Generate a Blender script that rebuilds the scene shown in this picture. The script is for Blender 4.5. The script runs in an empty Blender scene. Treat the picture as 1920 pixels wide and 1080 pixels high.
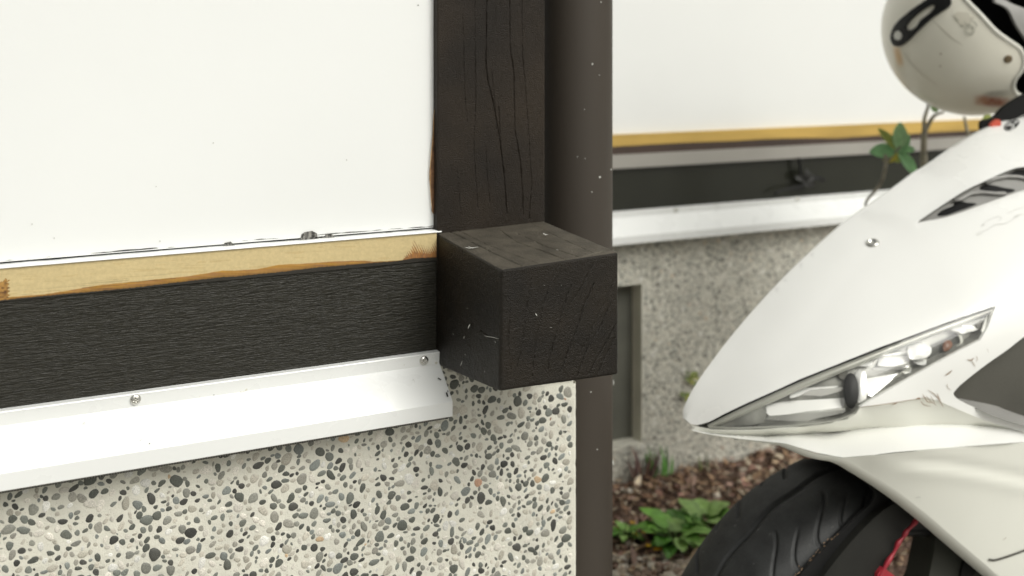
import bpy, math, random
import numpy as np
from mathutils import Vector, geometry

# ------------------------------------------------------------------ camera, sky, sun, exposure
FPX = 2060.0; HOR = 90.0; CX = 960.0          # focal length in photo pixels, horizon row, centre column
ZC = 0.94                                      # camera height above the driveway
FW = np.array([0.4543, 0.8909, 0.0]); RT = np.array([0.8909, -0.4543, 0.0])
CAM = np.array([0.0, 0.0, ZC])
sc = bpy.context.scene
cd = bpy.data.cameras.new("camera"); cam = bpy.data.objects.new("camera", cd)
sc.collection.objects.link(cam); sc.camera = cam
cam.location = CAM
cam.rotation_euler = (math.pi/2, 0, -math.atan2(FW[0], FW[1]))
cd.sensor_width = 36; cd.lens = 36*FPX/1920
cd.shift_y = -(540-HOR)/1920
cd.clip_start = 0.02; cd.clip_end = 500
cd.dof.use_dof = True; cd.dof.focus_distance = 0.86; cd.dof.aperture_fstop = 5.6

SUN_EL, SUN_AZ = math.radians(44), math.radians(160)      # azimuth from +Y clockwise
wd = bpy.data.worlds.new("World"); sc.world = wd; wd.use_nodes = True
nt = wd.node_tree; nt.nodes.clear()
sky = nt.nodes.new("ShaderNodeTexSky"); sky.sky_type = 'NISHITA'; sky.sun_disc = False
sky.sun_elevation = SUN_EL; sky.sun_rotation = SUN_AZ; sky.dust_density = 6; sky.air_density = 1.2
hs = nt.nodes.new("ShaderNodeHueSaturation"); hs.inputs['Saturation'].default_value = 0.12
wm = nt.nodes.new("ShaderNodeMix"); wm.data_type = 'RGBA'; wm.blend_type = 'MULTIPLY'; wm.inputs[0].default_value = 1
wm.inputs[7].default_value = (0.995, 0.995, 0.935, 1)
bg = nt.nodes.new("ShaderNodeBackground"); bg.inputs['Strength'].default_value = 0.105
wo = nt.nodes.new("ShaderNodeOutputWorld")
nt.links.new(sky.outputs[0], hs.inputs['Color']); nt.links.new(hs.outputs[0], wm.inputs[6])
nt.links.new(wm.outputs[2], bg.inputs['Color']); nt.links.new(bg.outputs[0], wo.inputs[0])
sd = bpy.data.lights.new("sun", 'SUN'); sun = bpy.data.objects.new("sun", sd); sc.collection.objects.link(sun)
sd.energy = 1.5; sd.angle = math.radians(35); sd.color = (1, 0.985, 0.955)
sdir = Vector((math.sin(SUN_AZ)*math.cos(SUN_EL), math.cos(SUN_AZ)*math.cos(SUN_EL), math.sin(SUN_EL)))
sun.rotation_euler = (-sdir).to_track_quat('-Z', 'Y').to_euler()
sun.location = (0, -3, 5)
sc.view_settings.view_transform = 'Standard'; sc.view_settings.look = 'None'
sc.view_settings.exposure = 0.03; sc.view_settings.gamma = 1; sc.view_settings.use_curve_mapping = False

rng = np.random.default_rng(7); random.seed(7)

# ------------------------------------------------------------------ pixel rays
def ray(px, py):
    px = np.asarray(px, float); py = np.asarray(py, float)
    dx = (px-CX)/FPX; dz = (HOR-py)/FPX
    return FW + dx[..., None]*RT + dz[..., None]*np.array([0, 0, 1.])
def onY(px, py, y):
    d = ray(px, py); return CAM + d*(np.asarray(y)/d[..., 1])[..., None]
def onK(px, py, k):
    d = ray(px, py); return CAM + d*np.asarray(k)[..., None] if np.ndim(px) else CAM + d*k
def onZ(px, py, z):
    d = ray(px, py); return CAM + d*((z-ZC)/d[..., 2])[..., None]
def proj(P):
    Q = np.asarray(P)-CAM; k = Q@FW
    return CX + FPX*(Q@RT)/k, HOR - FPX*Q[..., 2]/k

# ------------------------------------------------------------------ numpy noise
def _h(ix, iy, s):
    n = (ix*374761393 + iy*668265263 + s*2147483647) & 0xffffffff
    n = ((n ^ (n >> 13))*1274126177) & 0xffffffff
    return ((n ^ (n >> 16)) & 0xffff)/65535.0
def vn(x, y, s=0):
    x = np.asarray(x, float); y = np.asarray(y, float)
    ix = np.floor(x).astype(np.int64); iy = np.floor(y).astype(np.int64)
    fx = x-ix; fy = y-iy; fx = fx*fx*(3-2*fx); fy = fy*fy*(3-2*fy)
    a = _h(ix, iy, s); b = _h(ix+1, iy, s); c = _h(ix, iy+1, s); d = _h(ix+1, iy+1, s)
    return a+(b-a)*fx+(c-a)*fy+(a-b-c+d)*fx*fy
def fbm(x, y, s=0, o=4):
    v = 0; a = .5
    for i in range(o):
        v = v+a*vn(x*2**i, y*2**i, s+i); a *= .5
    return v

# ------------------------------------------------------------------ materials
MATS = {}
def mat(name, col, rough=.5, metal=0, n_scale=0, n_amt=0, b_scale=0, b_str=0, b_dist=.001, stretch=None,
        vc=False, coat=0, spec=.5, speck=None, rot=None, detail=6, b2=None):
    if name in MATS: return MATS[name]
    m = bpy.data.materials.new(name); m.use_nodes = True; MATS[name] = m
    t = m.node_tree; p = t.nodes['Principled BSDF']; L = t.links.new
    p.inputs['Roughness'].default_value = rough; p.inputs['Metallic'].default_value = metal
    p.inputs['Specular IOR Level'].default_value = spec
    p.inputs['Coat Weight'].default_value = coat; p.inputs['Coat Roughness'].default_value = .06
    tc = t.nodes.new('ShaderNodeTexCoord'); mp = t.nodes.new('ShaderNodeMapping')
    L(tc.outputs['Object'], mp.inputs[0])
    if stretch: mp.inputs['Scale'].default_value = stretch
    if rot: mp.inputs['Rotation'].default_value = rot
    if vc:
        a = t.nodes.new('ShaderNodeAttribute'); a.attribute_name = 'Col'; src = a.outputs['Color']
    else:
        r = t.nodes.new('ShaderNodeRGB'); r.outputs[0].default_value = (*col, 1); src = r.outputs[0]
    def nz(scale, det=detail, dist=0):
        n = t.nodes.new('ShaderNodeTexNoise'); n.inputs['Scale'].default_value = scale
        n.inputs['Detail'].default_value = det; n.inputs['Distortion'].default_value = dist
        L(mp.outputs[0], n.inputs['Vector']); return n
    def mul(srcc, fac_socket, lo, hi):
        mr = t.nodes.new('ShaderNodeMapRange'); L(fac_socket, mr.inputs[0])
        mr.inputs[1].default_value = .3; mr.inputs[2].default_value = .7
        mr.inputs[3].default_value = lo; mr.inputs[4].default_value = hi
        mx = t.nodes.new('ShaderNodeMix'); mx.data_type = 'RGBA'; mx.blend_type = 'MULTIPLY'; mx.inputs[0].default_value = 1
        L(srcc, mx.inputs[6]); L(mr.outputs[0], mx.inputs[7]); return mx.outputs[2]
    if n_amt: src = mul(src, nz(n_scale).outputs[0], 1-n_amt, 1+n_amt)
    if speck:                                    # (scale, threshold, colour) small flecks
        n = nz(speck[0], 2); mr = t.nodes.new('ShaderNodeMapRange'); L(n.outputs[0], mr.inputs[0])
        mr.inputs[1].default_value = speck[1]; mr.inputs[2].default_value = speck[1]+.04
        mx = t.nodes.new('ShaderNodeMix'); mx.data_type = 'RGBA'
        L(mr.outputs[0], mx.inputs[0]); L(src, mx.inputs[6]); mx.inputs[7].default_value = (*speck[2], 1); src = mx.outputs[2]
    L(src, p.inputs['Base Color'])
    if b_str:
        n = nz(b_scale); b = t.nodes.new('ShaderNodeBump'); b.inputs['Strength'].default_value = b_str
        b.inputs['Distance'].default_value = b_dist; L(n.outputs[0], b.inputs['Height'])
        last = b
        if b2:
            n2 = nz(b2[0], 3, b2[3] if len(b2) > 3 else 0); c = t.nodes.new('ShaderNodeBump'); c.inputs['Strength'].default_value = b2[1]
            c.inputs['Distance'].default_value = b2[2]; L(n2.outputs[0], c.inputs['Height']); L(b.outputs[0], c.inputs['Normal']); last = c
        L(last.outputs[0], p.inputs['Normal'])
        rr = t.nodes.new('ShaderNodeMapRange'); L(n.outputs[0], rr.inputs[0])
        rr.inputs[1].default_value = .3; rr.inputs[2].default_value = .7
        rr.inputs[3].default_value = max(.02, rough-.08); rr.inputs[4].default_value = min(1, rough+.1)
        L(rr.outputs[0], p.inputs['Roughness'])
    return m

M_wall = mat('white_plaster', (.79, .80, .785), .55, n_scale=2.5, n_amt=.03, b_scale=160, b_str=.12, b_dist=.0006)
M_flash = mat('white_enamel', (.78, .79, .775), .3, n_scale=9, n_amt=.02, b_scale=25, b_str=.06, b_dist=.001, coat=.2)
M_post = mat('dark_post_wood', (.016, .0108, .006), .46, n_scale=14, n_amt=.45, b_scale=1100, b_str=1.0, b_dist=.0011, spec=.26, detail=2, b2=(45, .3, .0012))
M_block = mat('dark_block_wood', (.0105, .0075, .0042), .42, n_scale=25, n_amt=.4, b_scale=1100, b_str=1.0, b_dist=.0010, spec=.28, detail=2, b2=(150, .25, .0008))
M_beam = mat('dark_beam_wood', (.017, .0155, .010), .40, n_scale=1.3, n_amt=.3, stretch=(100, 60, 1050), b_scale=1, b_str=1.0, b_dist=.0013, spec=.32, detail=3, b2=(.35, .6, .002, .8))
M_strip = mat('stained_fibreboard', (1, 1, 1), .5, n_scale=350, n_amt=.06, b_scale=500, b_str=.12, b_dist=.0004, vc=True)
M_patch = mat('chipped_board', (1, 1, 1), .8, vc=True, n_scale=900, n_amt=.3)
M_dark = mat('dark_gap', (.012, .010, .008), .8)
M_conc = mat('washed_cement', (.62, .605, .525), .85, n_scale=18, n_amt=.10, b_scale=900, b_str=.5, b_dist=.0008, speck=(1500, .67, (.30, .27, .21)), b2=(220, .4, .001))
M_peb = mat('pebble_stone', (1, 1, 1), .55, vc=True, n_scale=1400, n_amt=.32, b_scale=1600, b_str=.35, b_dist=.0005, speck=(1900, .70, (.38, .38, .35)))
M_screw = mat('steel_screw', (.62, .61, .57), .28, 1, b_scale=400, b_str=.15)
M_mesh = mat('black_screen', (.012, .011, .010), .7)
M_wire = mat('screen_wire', (.28, .27, .24), .4, .6)
M_pipe = mat('brown_pipe', (.052, .043, .034), .55, spec=.3, n_scale=12, n_amt=.10, stretch=(1, 1, .15), b_scale=60, b_str=.05, b_dist=.001)
M_fleck = mat('white_fleck', (.6, .6, .56), .7)
M_rust = mat('brown_paint', (.15, .075, .034), .55, n_scale=160, n_amt=.6, b_scale=300, b_str=.5)
M_tan = mat('torn_tan_edge', (.42, .27, .12), .7, n_scale=300, n_amt=.4)
M_bstrip = mat('ochre_strip', (.50, .33, .085), .5, n_scale=7, n_amt=.18, stretch=(1, 1, 6))
M_bbrown = mat('brown_batten', (.055, .035, .027), .5, n_scale=10, n_amt=.3)
M_bgrey = mat('grey_batten', (.33, .315, .285), .45, n_scale=6, n_amt=.12)
M_bbeam = mat('smooth_dark_beam', (.020, .021, .015), .2, n_scale=5, n_amt=.2)
M_vent = mat('grey_vent_plate', (.115, .115, .095), .7, n_scale=14, n_amt=.2)
M_white = mat('scooter_white', (.80, .80, .77), .22, n_scale=4, n_amt=.02, coat=.5, b_scale=3, b_str=.02)
M_whitelower = mat('scooter_white_lower', (.74, .74, .67), .45, n_scale=6, n_amt=.04, coat=.12, b_scale=4, b_str=.03)  # slightly darker, warmer white for the lower panels
M_grey = mat('grey_plastic', (.075, .072, .060), .5, n_scale=14, n_amt=.15, b_scale=700, b_str=.15)
M_ventg = mat('vent_grey_plastic', (.27, .265, .25), .45, n_scale=25, n_amt=.1)
M_dk = mat('black_plastic', (.008, .008, .008), .5, n_scale=12, n_amt=.3, spec=.25)
M_chrome = mat('chrome_reflector', (.95, .95, .94), .2, .55, b_scale=6, b_str=.06)
M_silver = mat('silver_bezel', (.50, .50, .46), .28, .3, n_scale=20, n_amt=.1)
M_chamber = mat('lamp_chamber', (.27, .27, .25), .3, .3, n_scale=45, n_amt=.35, b_scale=40, b_str=.3, b_dist=.004)
M_whiterefl = mat('white_painted_reflection', (.93, .93, .92), .12, .12, coat=1.0)  # near-diffuse white, bright reflections of the lamp facets put into the colour
M_amber = mat('amber_bulb', (.16, .065, .03), .3, n_scale=30, n_amt=.2)
M_tyre = mat('tyre_rubber', (.020, .021, .021), .6, n_scale=60, n_amt=.35, b_scale=600, b_str=.25, speck=(140, .72, (.09, .09, .09)))
M_red = mat('red_rim_paint', (.30, .018, .03), .45, n_scale=30, n_amt=.15)
M_wheel = mat('wheel_alloy', (.035, .035, .035), .4, .3)
M_hug = mat('hugger_black', (.014, .014, .012), .55, n_scale=20, n_amt=.3, spec=.3)
M_fork = mat('fork_cover', (.028, .029, .021), .55, n_scale=20, n_amt=.15)
M_helmet = mat('helmet_shell', (1, 1, 1), .38, vc=True, coat=.15, n_scale=8, n_amt=.03)
M_helrim = mat('helmet_rim', (.66, .65, .58), .3)
M_scuff = mat('brown_scuff', (.24, .16, .10), .7)
M_faint = mat('faint_grey_line', (.50, .50, .47), .5)
M_leaf = mat('leaf_green', (1, 1, 1), .45, vc=True, n_scale=60, n_amt=.25)
M_bark = mat('bark', (.22, .20, .15), .8, n_scale=90, n_amt=.4, b_scale=300, b_str=.5)
M_soil = mat('soil', (.095, .058, .040), .95, n_scale=60, n_amt=.6, b_scale=120, b_str=1, b_dist=.006)
M_litter = mat('litter', (1, 1, 1), .75, vc=True, n_scale=150, n_amt=.3)
M_drive = mat('driveway_concrete', (.30, .29, .27), .85, n_scale=6, n_amt=.2, b_scale=90, b_str=.4)
M_glass = bpy.data.materials.new('clear_lens'); M_glass.use_nodes = True
t = M_glass.node_tree; t.nodes.clear()
o_ = t.nodes.new('ShaderNodeOutputMaterial'); mx = t.nodes.new('ShaderNodeMixShader'); tr = t.nodes.new('ShaderNodeBsdfTransparent')
gl = t.nodes.new('ShaderNodeBsdfGlossy'); gl.inputs['Roughness'].default_value = .04; lw = t.nodes.new('ShaderNodeLayerWeight'); pw = t.nodes.new('ShaderNodeMath'); pw.operation = 'POWER'; pw.inputs[1].default_value = 3.5; t.links.new(lw.outputs['Facing'], pw.inputs[0])
fr = t.nodes.new('ShaderNodeMath'); fr.operation = 'MULTIPLY_ADD'; fr.inputs[1].default_value = .7; fr.inputs[2].default_value = .04; t.links.new(pw.outputs[0], fr.inputs[0])
tr.inputs[0].default_value = (.96, .96, .94, 1)
t.links.new(fr.outputs[0], mx.inputs[0]); t.links.new(tr.outputs[0], mx.inputs[1]); t.links.new(gl.outputs[0], mx.inputs[2]); t.links.new(mx.outputs[0], o_.inputs[0])

# ------------------------------------------------------------------ mesh helpers
def root_of(p):
    while p.parent: p = p.parent
    return p
def link(name, me, parent=None, smooth=True):
    o = bpy.data.objects.new(name, me); sc.collection.objects.link(o)
    if parent is not None: o.parent = parent
    return o
def mesh(name, V, Fs, m, parent=None, smooth=True, col=None, mi=None):
    V = np.asarray(V, float)
    if parent is not None:
        V = V-np.array(root_of(parent).location)
    me = bpy.data.meshes.new(name)
    if isinstance(Fs, np.ndarray):
        n = Fs.shape[1]; me.vertices.add(len(V)); me.vertices.foreach_set('co', V.ravel())
        me.loops.add(Fs.size); me.loops.foreach_set('vertex_index', Fs.ravel().astype(np.int32))
        me.polygons.add(len(Fs)); me.polygons.foreach_set('loop_start', np.arange(0, Fs.size, n, dtype=np.int32))
        me.polygons.foreach_set('loop_total', np.full(len(Fs), n, dtype=np.int32)); me.update(calc_edges=True)
    else:
        me.from_pydata(V.tolist(), [], [list(map(int, f)) for f in Fs]); me.update()
    for q in (m if isinstance(m, (list, tuple)) else [m]): me.materials.append(q)
    if mi is not None: me.polygons.foreach_set('material_index', np.asarray(mi, np.int32))
    me.polygons.foreach_set('use_smooth', [bool(smooth)]*len(me.polygons))
    if col is not None:
        c = np.ones((len(V), 4), np.float32); c[:, :3] = col
        a = me.color_attributes.new('Col', 'FLOAT_COLOR', 'POINT'); a.data.foreach_set('color', c.ravel())
    me.validate(); me.update()
    return link(name, me, parent)
def empty(name, loc, label, cat, group=None):
    o = bpy.data.objects.new(name, None); sc.collection.objects.link(o); o.location = loc; o.empty_display_size = .05
    o['label'] = label; o['category'] = cat
    if group: o['group'] = group
    return o
def tag(o, label, cat, group=None):
    o['label'] = label; o['category'] = cat
    if group: o['group'] = group
    return o
def struct(o): o['kind'] = 'structure'; return o
def boxVF(x0, x1, y0, y1, z0, z1):
    V = [(x, y, z) for x in (x0, x1) for y in (y0, y1) for z in (z0, z1)]
    return V, [(0, 1, 3, 2), (4, 6, 7, 5), (0, 4, 5, 1), (2, 3, 7, 6), (0, 2, 6, 4), (1, 5, 7, 3)]
def join(parts):
    V = []; F = []
    for v, f in parts:
        n = len(V); V += [tuple(a) for a in v]; F += [tuple(i+n for i in q) for q in f]
    return V, F
def box(name, b, m, parent=None): V, F = boxVF(*b); return mesh(name, V, F, m, parent, False)
def gridQ(n, k, off=0):
    i = np.arange(n-1)[:, None]*k+np.arange(k-1)[None]; i = i.ravel()+off
    return np.stack([i, i+k, i+k+1, i+1], 1)
def tubeVF(P, r, n=10, cap=True):
    P = np.asarray(P, float); r = np.broadcast_to(np.asarray(r, float), (len(P),))
    T = np.gradient(P, axis=0); T /= np.linalg.norm(T, axis=1)[:, None]+1e-12
    up = np.array([0, 0, 1.]) if abs(T[0, 2]) < .9 else np.array([1., 0, 0]); V = []
    a = np.cross(T[0], up); a /= np.linalg.norm(a)
    for i in range(len(P)):
        a = a-T[i]*(a@T[i]); a /= np.linalg.norm(a); b = np.cross(T[i], a)
        for j in range(n):
            th = 2*math.pi*j/n; V.append(P[i]+r[i]*(a*math.cos(th)+b*math.sin(th)))
    F = [(i*n+j, i*n+(j+1) % n, (i+1)*n+(j+1) % n, (i+1)*n+j) for i in range(len(P)-1) for j in range(n)]
    if cap: F += [tuple(range(n))[::-1], tuple((len(P)-1)*n+j for j in range(n))]
    return V, F
def tube(name, P, r, m, parent=None, n=10): V, F = tubeVF(P, r, n); return mesh(name, V, F, m, parent)
def dens(poly, step, closed=True):
    out = []; n = len(poly)
    for i in range(n if closed else n-1):
        a = np.array(poly[i], float); b = np.array(poly[(i+1) % n], float); k = max(1, int(np.linalg.norm(b-a)/step))
        for j in range(k): out.append(a+(b-a)*j/k)
    if not closed: out.append(np.array(poly[-1], float))
    return np.array(out)
def smoothline(pts, n=8):
    P = np.array(pts, float); Q = np.vstack([2*P[0]-P[1], P, 2*P[-1]-P[-2]]); out = []
    for i in range(1, len(Q)-2):
        for j in range(n):
            t = j/n; a, b, c, d = Q[i-1], Q[i], Q[i+1], Q[i+2]
            out.append(.5*((2*b)+(-a+c)*t+(2*a-5*b+4*c-d)*t*t+(-a+3*b-3*c+d)*t**3))
    out.append(P[-1]); return np.array(out)
def smoothclosed(pts, n=6):
    P = [np.array(p, float) for p in pts]; k = len(P); out = []
    for i in range(k):
        a, b, c, d = P[i-1], P[i], P[(i+1) % k], P[(i+2) % k]
        for j in range(n):
            t = j/n; out.append(.5*((2*b)+(-a+c)*t+(2*a-5*b+4*c-d)*t*t+(-a+3*b-3*c+d)*t**3))
    return np.array(out)
def inside(P, poly):
    P = np.asarray(P); x, y = P[:, 0], P[:, 1]; r = np.zeros(len(P), bool); n = len(poly); poly = np.asarray(poly)
    for i in range(n):
        x1, y1 = poly[i]; x2, y2 = poly[(i+1) % n]
        c = ((y1 > y) != (y2 > y)) & (x < (x2-x1)*(y-y1)/((y2-y1) if y2 != y1 else 1e-9)+x1); r ^= c
    return r
def segdist(P, poly, closed=True):
    P = np.asarray(P); d = np.full(len(P), 1e9); poly = np.asarray(poly, float)
    for i in range(len(poly)-(0 if closed else 1)):
        a = poly[i]; b = poly[(i+1) % len(poly)]; ab = b-a; L = ab@ab+1e-12
        t = np.clip(((P-a)@ab)/L, 0, 1); d = np.minimum(d, np.linalg.norm(P-a-t[:, None]*ab, axis=1))
    return d
def patch(name, poly, surf, m, parent, step=10, holes=(), thick=(0, .003, 0), off=(0, 0, 0), col=None, smooth=True, bstep=None):
    """an outline filled with small triangles laid on the real 3-D surface surf(px,py), given a thickness"""
    bs = bstep or step*.6; loops = [dens(poly, bs)]+[dens(h, bs) for h in holes]
    pts = []; ed = []
    for l in loops:
        n = len(pts); pts += list(l); ed += [(n+i, n+(i+1) % len(l)) for i in range(len(l))]
    lo = loops[0].min(0); hi = loops[0].max(0)
    gx, gy = np.meshgrid(np.arange(lo[0], hi[0], step), np.arange(lo[1], hi[1], step)); gx = gx+(np.arange(gx.shape[0]) % 2)[:, None]*step/2
    G = np.stack([gx.ravel(), gy.ravel()], 1)
    if len(G):
        k = inside(G, loops[0])
        for h in loops[1:]: k &= ~inside(G, h)
        for l in loops: k &= segdist(G, l) > step*.35
        pts += list(G[k])
    vo, eo, fo, *_ = geometry.delaunay_2d_cdt([Vector(p) for p in pts], ed, [], 0, 1e-5)
    V2 = np.array([tuple(v) for v in vo]); C = np.array([V2[list(f)].mean(0) for f in fo])
    k = inside(C, loops[0])
    for h in loops[1:]: k &= ~inside(C, h)
    Fc = [list(f) for f, q in zip(fo, k) if q]
    P = surf(V2[:, 0], V2[:, 1])+np.array(off)
    # orient toward the viewer's side
    f0 = Fc[0]; nrm = sum(np.cross(P[f[1]]-P[f[0]], P[f[2]]-P[f[0]])@(CAM-P[f[0]]) for f in Fc[:200])
    if nrm < 0: Fc = [f[::-1] for f in Fc]
    V = P; F = Fc; cc = None
    if thick is not None:
        n = len(P); th = thick(P) if callable(thick) else np.array(thick)
        V = np.vstack([P, P+th]); cnt = {}
        for f in Fc:
            for i in range(len(f)):
                e = (f[i], f[(i+1) % len(f)]); cnt[e] = 1
        F = Fc+[[a+n for a in f[::-1]] for f in Fc]+[[b, a, a+n, b+n] for (a, b) in cnt if (b, a) not in cnt]
        nf = len(Fc)
    if col is not None:
        c0 = col(V2[:, 0], V2[:, 1]); cc = np.vstack([c0, c0]) if thick is not None else c0
    o = mesh(name, V, F, m, parent, smooth, cc)
    if smooth:
        try: o.data.set_sharp_from_angle(angle=math.radians(50))
        except Exception: pass
    return o
def ribbon(name, pts, surf, w, m, parent, off=(0, -.0004, 0), smooth=True, taper=True):
    P = smoothline(pts, 5) if smooth and len(pts) > 2 else dens(pts, 4, False)
    T = np.gradient(P, axis=0); T /= np.linalg.norm(T, axis=1)[:, None]+1e-9; N = np.stack([-T[:, 1], T[:, 0]], 1)
    u = np.linspace(0, 1, len(P)); ww = w*(np.sin(math.pi*np.clip(u, .04, .96))**.5 if taper else np.ones(len(P)))
    A = P+N*ww[:, None]/2; B = P-N*ww[:, None]/2; Q = np.vstack([A, B]); V = surf(Q[:, 0], Q[:, 1])+np.array(off); n = len(P)
    return mesh(name, V, [(i, i+1, n+i+1, n+i) for i in range(n-1)], m, parent)
def plane_surf(a, b, c):
    a, b, c = map(np.array, (a, b, c)); n = np.cross(b-a, c-a)
    def f(px, py):
        d = ray(px, py); k = ((a-CAM)@n)/(d@n); return CAM+d*k[..., None]
    return f
def ysurf(y): return lambda px, py: onY(px, py, y)
class TPS:
    def __init__(s, pts, lam=1e-4):
        A = np.array(pts, float); s.X = A[:, :2]/100; v = A[:, 2]; n = len(A)
        K = s.k(s.X, s.X)+np.eye(n)*lam; P = np.hstack([np.ones((n, 1)), s.X])
        M = np.zeros((n+3, n+3)); M[:n, :n] = K; M[:n, n:] = P; M[n:, :n] = P.T
        w = np.linalg.solve(M, np.r_[v, 0, 0, 0]); s.w = w[:n]; s.a = w[n:]
    def k(s, A, B):
        r2 = ((A[:, None]-B[None])**2).sum(2); return .5*r2*np.log(r2+1e-12)
    def __call__(s, px, py):
        Q = np.stack([np.ravel(px), np.ravel(py)], 1)/100
        return s.k(Q, s.X)@s.w+s.a[0]+Q@s.a[1:]
def Z(py, px, y): return float(onY(px, py, y)[2])

# ================================================================== GROUND
YP = .8656; XL = .3697; XR = .4747                # post face plane, post left and right edge
YB = 1.474                                        # face of the rear wall
xs = np.array([-150, -40, -10, -3, -1, 0, 1, 2, 4, 10, 40, 150.]); ys_ = np.array([-150, -40, -10, -3, 0, .9, 2, 6, 30, 150.])
gx, gy = np.meshgrid(xs, ys_, indexing='ij')
struct(mesh('ground', np.stack([gx.ravel(), gy.ravel(), gx.ravel()*0], 1), gridQ(len(xs), len(ys_))[:, ::-1], M_drive))
BEDZ = ZC-.690
def bedz(x, y):
    t = np.clip((y-.985)/.16, 0, 1); t = t*t*(3-2*t)
    return -.02+(BEDZ+.02)*t+.016*(fbm(x*22, y*22, 3)-.5)*t
bx = np.linspace(.50, 4.2, 520); by = np.linspace(.985, 1.50, 90)
gx, gy = np.meshgrid(bx, by, indexing='ij')
struct(mesh('planting_bed_soil', np.stack([gx.ravel(), gy.ravel(), bedz(gx.ravel(), gy.ravel())], 1), gridQ(520, 90)[:, ::-1], M_soil))

# ================================================================== PEBBLE DASH
def pebbles(x0, x1, z0, z1, y, seed, sx=1.0, excl=None, lighten=0):
    r = np.random.default_rng(seed); cell = .010; grid = {}; out = []
    area = (x1-x0)*(z1-z0); tries = int(area/2.2e-5*4)
    X = r.uniform(x0, x1, tries); Zz = r.uniform(z0, z1, tries)
    A = np.exp(r.normal(math.log(.0025), .30, tries)).clip(.0012, .0052); A = -np.sort(-A) if False else A
    order = np.argsort(-A+r.normal(0, .0015, tries))
    for i in order:
        a = A[i]; x = X[i]; z = Zz[i]
        if excl is not None and excl(x, z): continue
        ci, cj = int(x/cell+1000), int(z/cell+1000); ok = True
        for di in (-1, 0, 1):
            for dj in (-1, 0, 1):
                for (u, v, b) in grid.get((ci+di, cj+dj), ()):
                    if (u-x)**2+(v-z)**2 < (.77*(a+b)+.0004)**2: ok = False; break
                if not ok: break
            if not ok: break
        if ok: grid.setdefault((ci, cj), []).append((x, z, a)); out.append((x, z, a))
    P = np.array(out); n = len(P); S = 12
    th = np.linspace(0, 2*math.pi, S, endpoint=False)[None]
    asp = r.uniform(.52, .92, n)[:, None]; ang = r.uniform(0, math.pi, n)[:, None]
    rad = 1+r.uniform(.03, .16, n)[:, None]*np.cos(2*th+r.uniform(0, 6, n)[:, None])+r.uniform(.02, .10, n)[:, None]*np.cos(3*th+r.uniform(0, 6, n)[:, None])+r.normal(0, .035, (n, S))
    u = rad*np.cos(th)*P[:, 2:3]; v = rad*np.sin(th)*P[:, 2:3]*asp
    ex = u*np.cos(ang)-v*np.sin(ang); ez = u*np.sin(ang)+v*np.cos(ang)
    h = (P[:, 2:3]*r.uniform(.08, .20, (n, 1)))
    V = [np.stack([P[:, 0:1], y-h*1.0, P[:, 1:2]], 2)]
    for f, hh in ((.55, .93), (.87, .55), (1.0, -.25)):
        V.append(np.stack([P[:, 0:1]+ex*f, y-h*hh+0*ex, P[:, 1:2]+ez*f], 2))
    V = np.concatenate(V, 1); k = 1+3*S
    q = []
    for j in range(0, S, 2): q.append((0, 1+j, 1+(j+1) % S, 1+(j+2) % S))
    for g in range(2):
        for j in range(S): q.append((1+g*S+j, 1+(g+1)*S+j, 1+(g+1)*S+(j+1) % S, 1+g*S+(j+1) % S))
    q = np.array(q)[:, ::-1]; Q = (q[None]+(np.arange(n)*k)[:, None, None]).reshape(-1, 4)
    pal = np.array([(.050, .050, .043), (.070, .075, .063), (.036, .036, .031), (.10, .105, .088), (.14, .15, .13), (.20, .20, .17), (.17, .185, .17),
                    (.27, .26, .22), (.36, .34, .28), (.46, .43, .36), (.58, .55, .48), (.66, .65, .60), (.50, .36, .22), (.34, .20, .13)])
    w = np.array([.08, .10, .04, .11, .12, .10, .08, .08, .09, .10, .10, .065, .006, .002]); w /= w.sum()
    c = pal[r.choice(len(pal), n, p=w)]*r.uniform(.8, 1.2, (n, 1)); c = c**.93; c = c*(1-lighten)+np.array([.64, .61, .54])*lighten; C = np.repeat(c[:, None], k, 1)
    return V.reshape(-1, 3), Q, C.reshape(-1, 3)
def plinth(name, solid, fields, parent):
    V, F = solid; V = np.array(V, float); F = [list(f) for f in F]; mi = [0]*len(F); C = np.full((len(V), 3), .5)
    pv, pq, pc = [V], F, [C]; n = len(V)
    for a, q, c in fields:
        pv.append(a); pq = pq+(q+n).tolist(); pc.append(c); mi += [1]*len(q); n += len(a)
    o = mesh(name, np.vstack(pv), pq, [M_conc, M_peb], parent, True, np.vstack(pc), mi)
    o.data.polygons.foreach_set('use_smooth', [m_ == 1 for m_ in mi]); return o
def bumpy_sheet(x0, x1, z0, z1, y, dx):
    nx = int((x1-x0)/dx); nz_ = int((z1-z0)/dx)
    gx, gz = np.meshgrid(np.linspace(x0, x1, nx), np.linspace(z0, z1, nz_), indexing='ij')
    gy = y+.0009*(fbm(gx*180, gz*180, 5)-.5)
    return np.stack([gx.ravel(), gy.ravel(), gz.ravel()], 1), gridQ(nx, nz_)

# ================================================================== FRONT WALL
fw = empty('front_wall', (XL, YP, 0), 'white rendered wall with dark wooden post and beam over a pebble-dashed base, nearest the camera', 'wall')
ZP = ZC-.262; ZPR = ZC-.300
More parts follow.
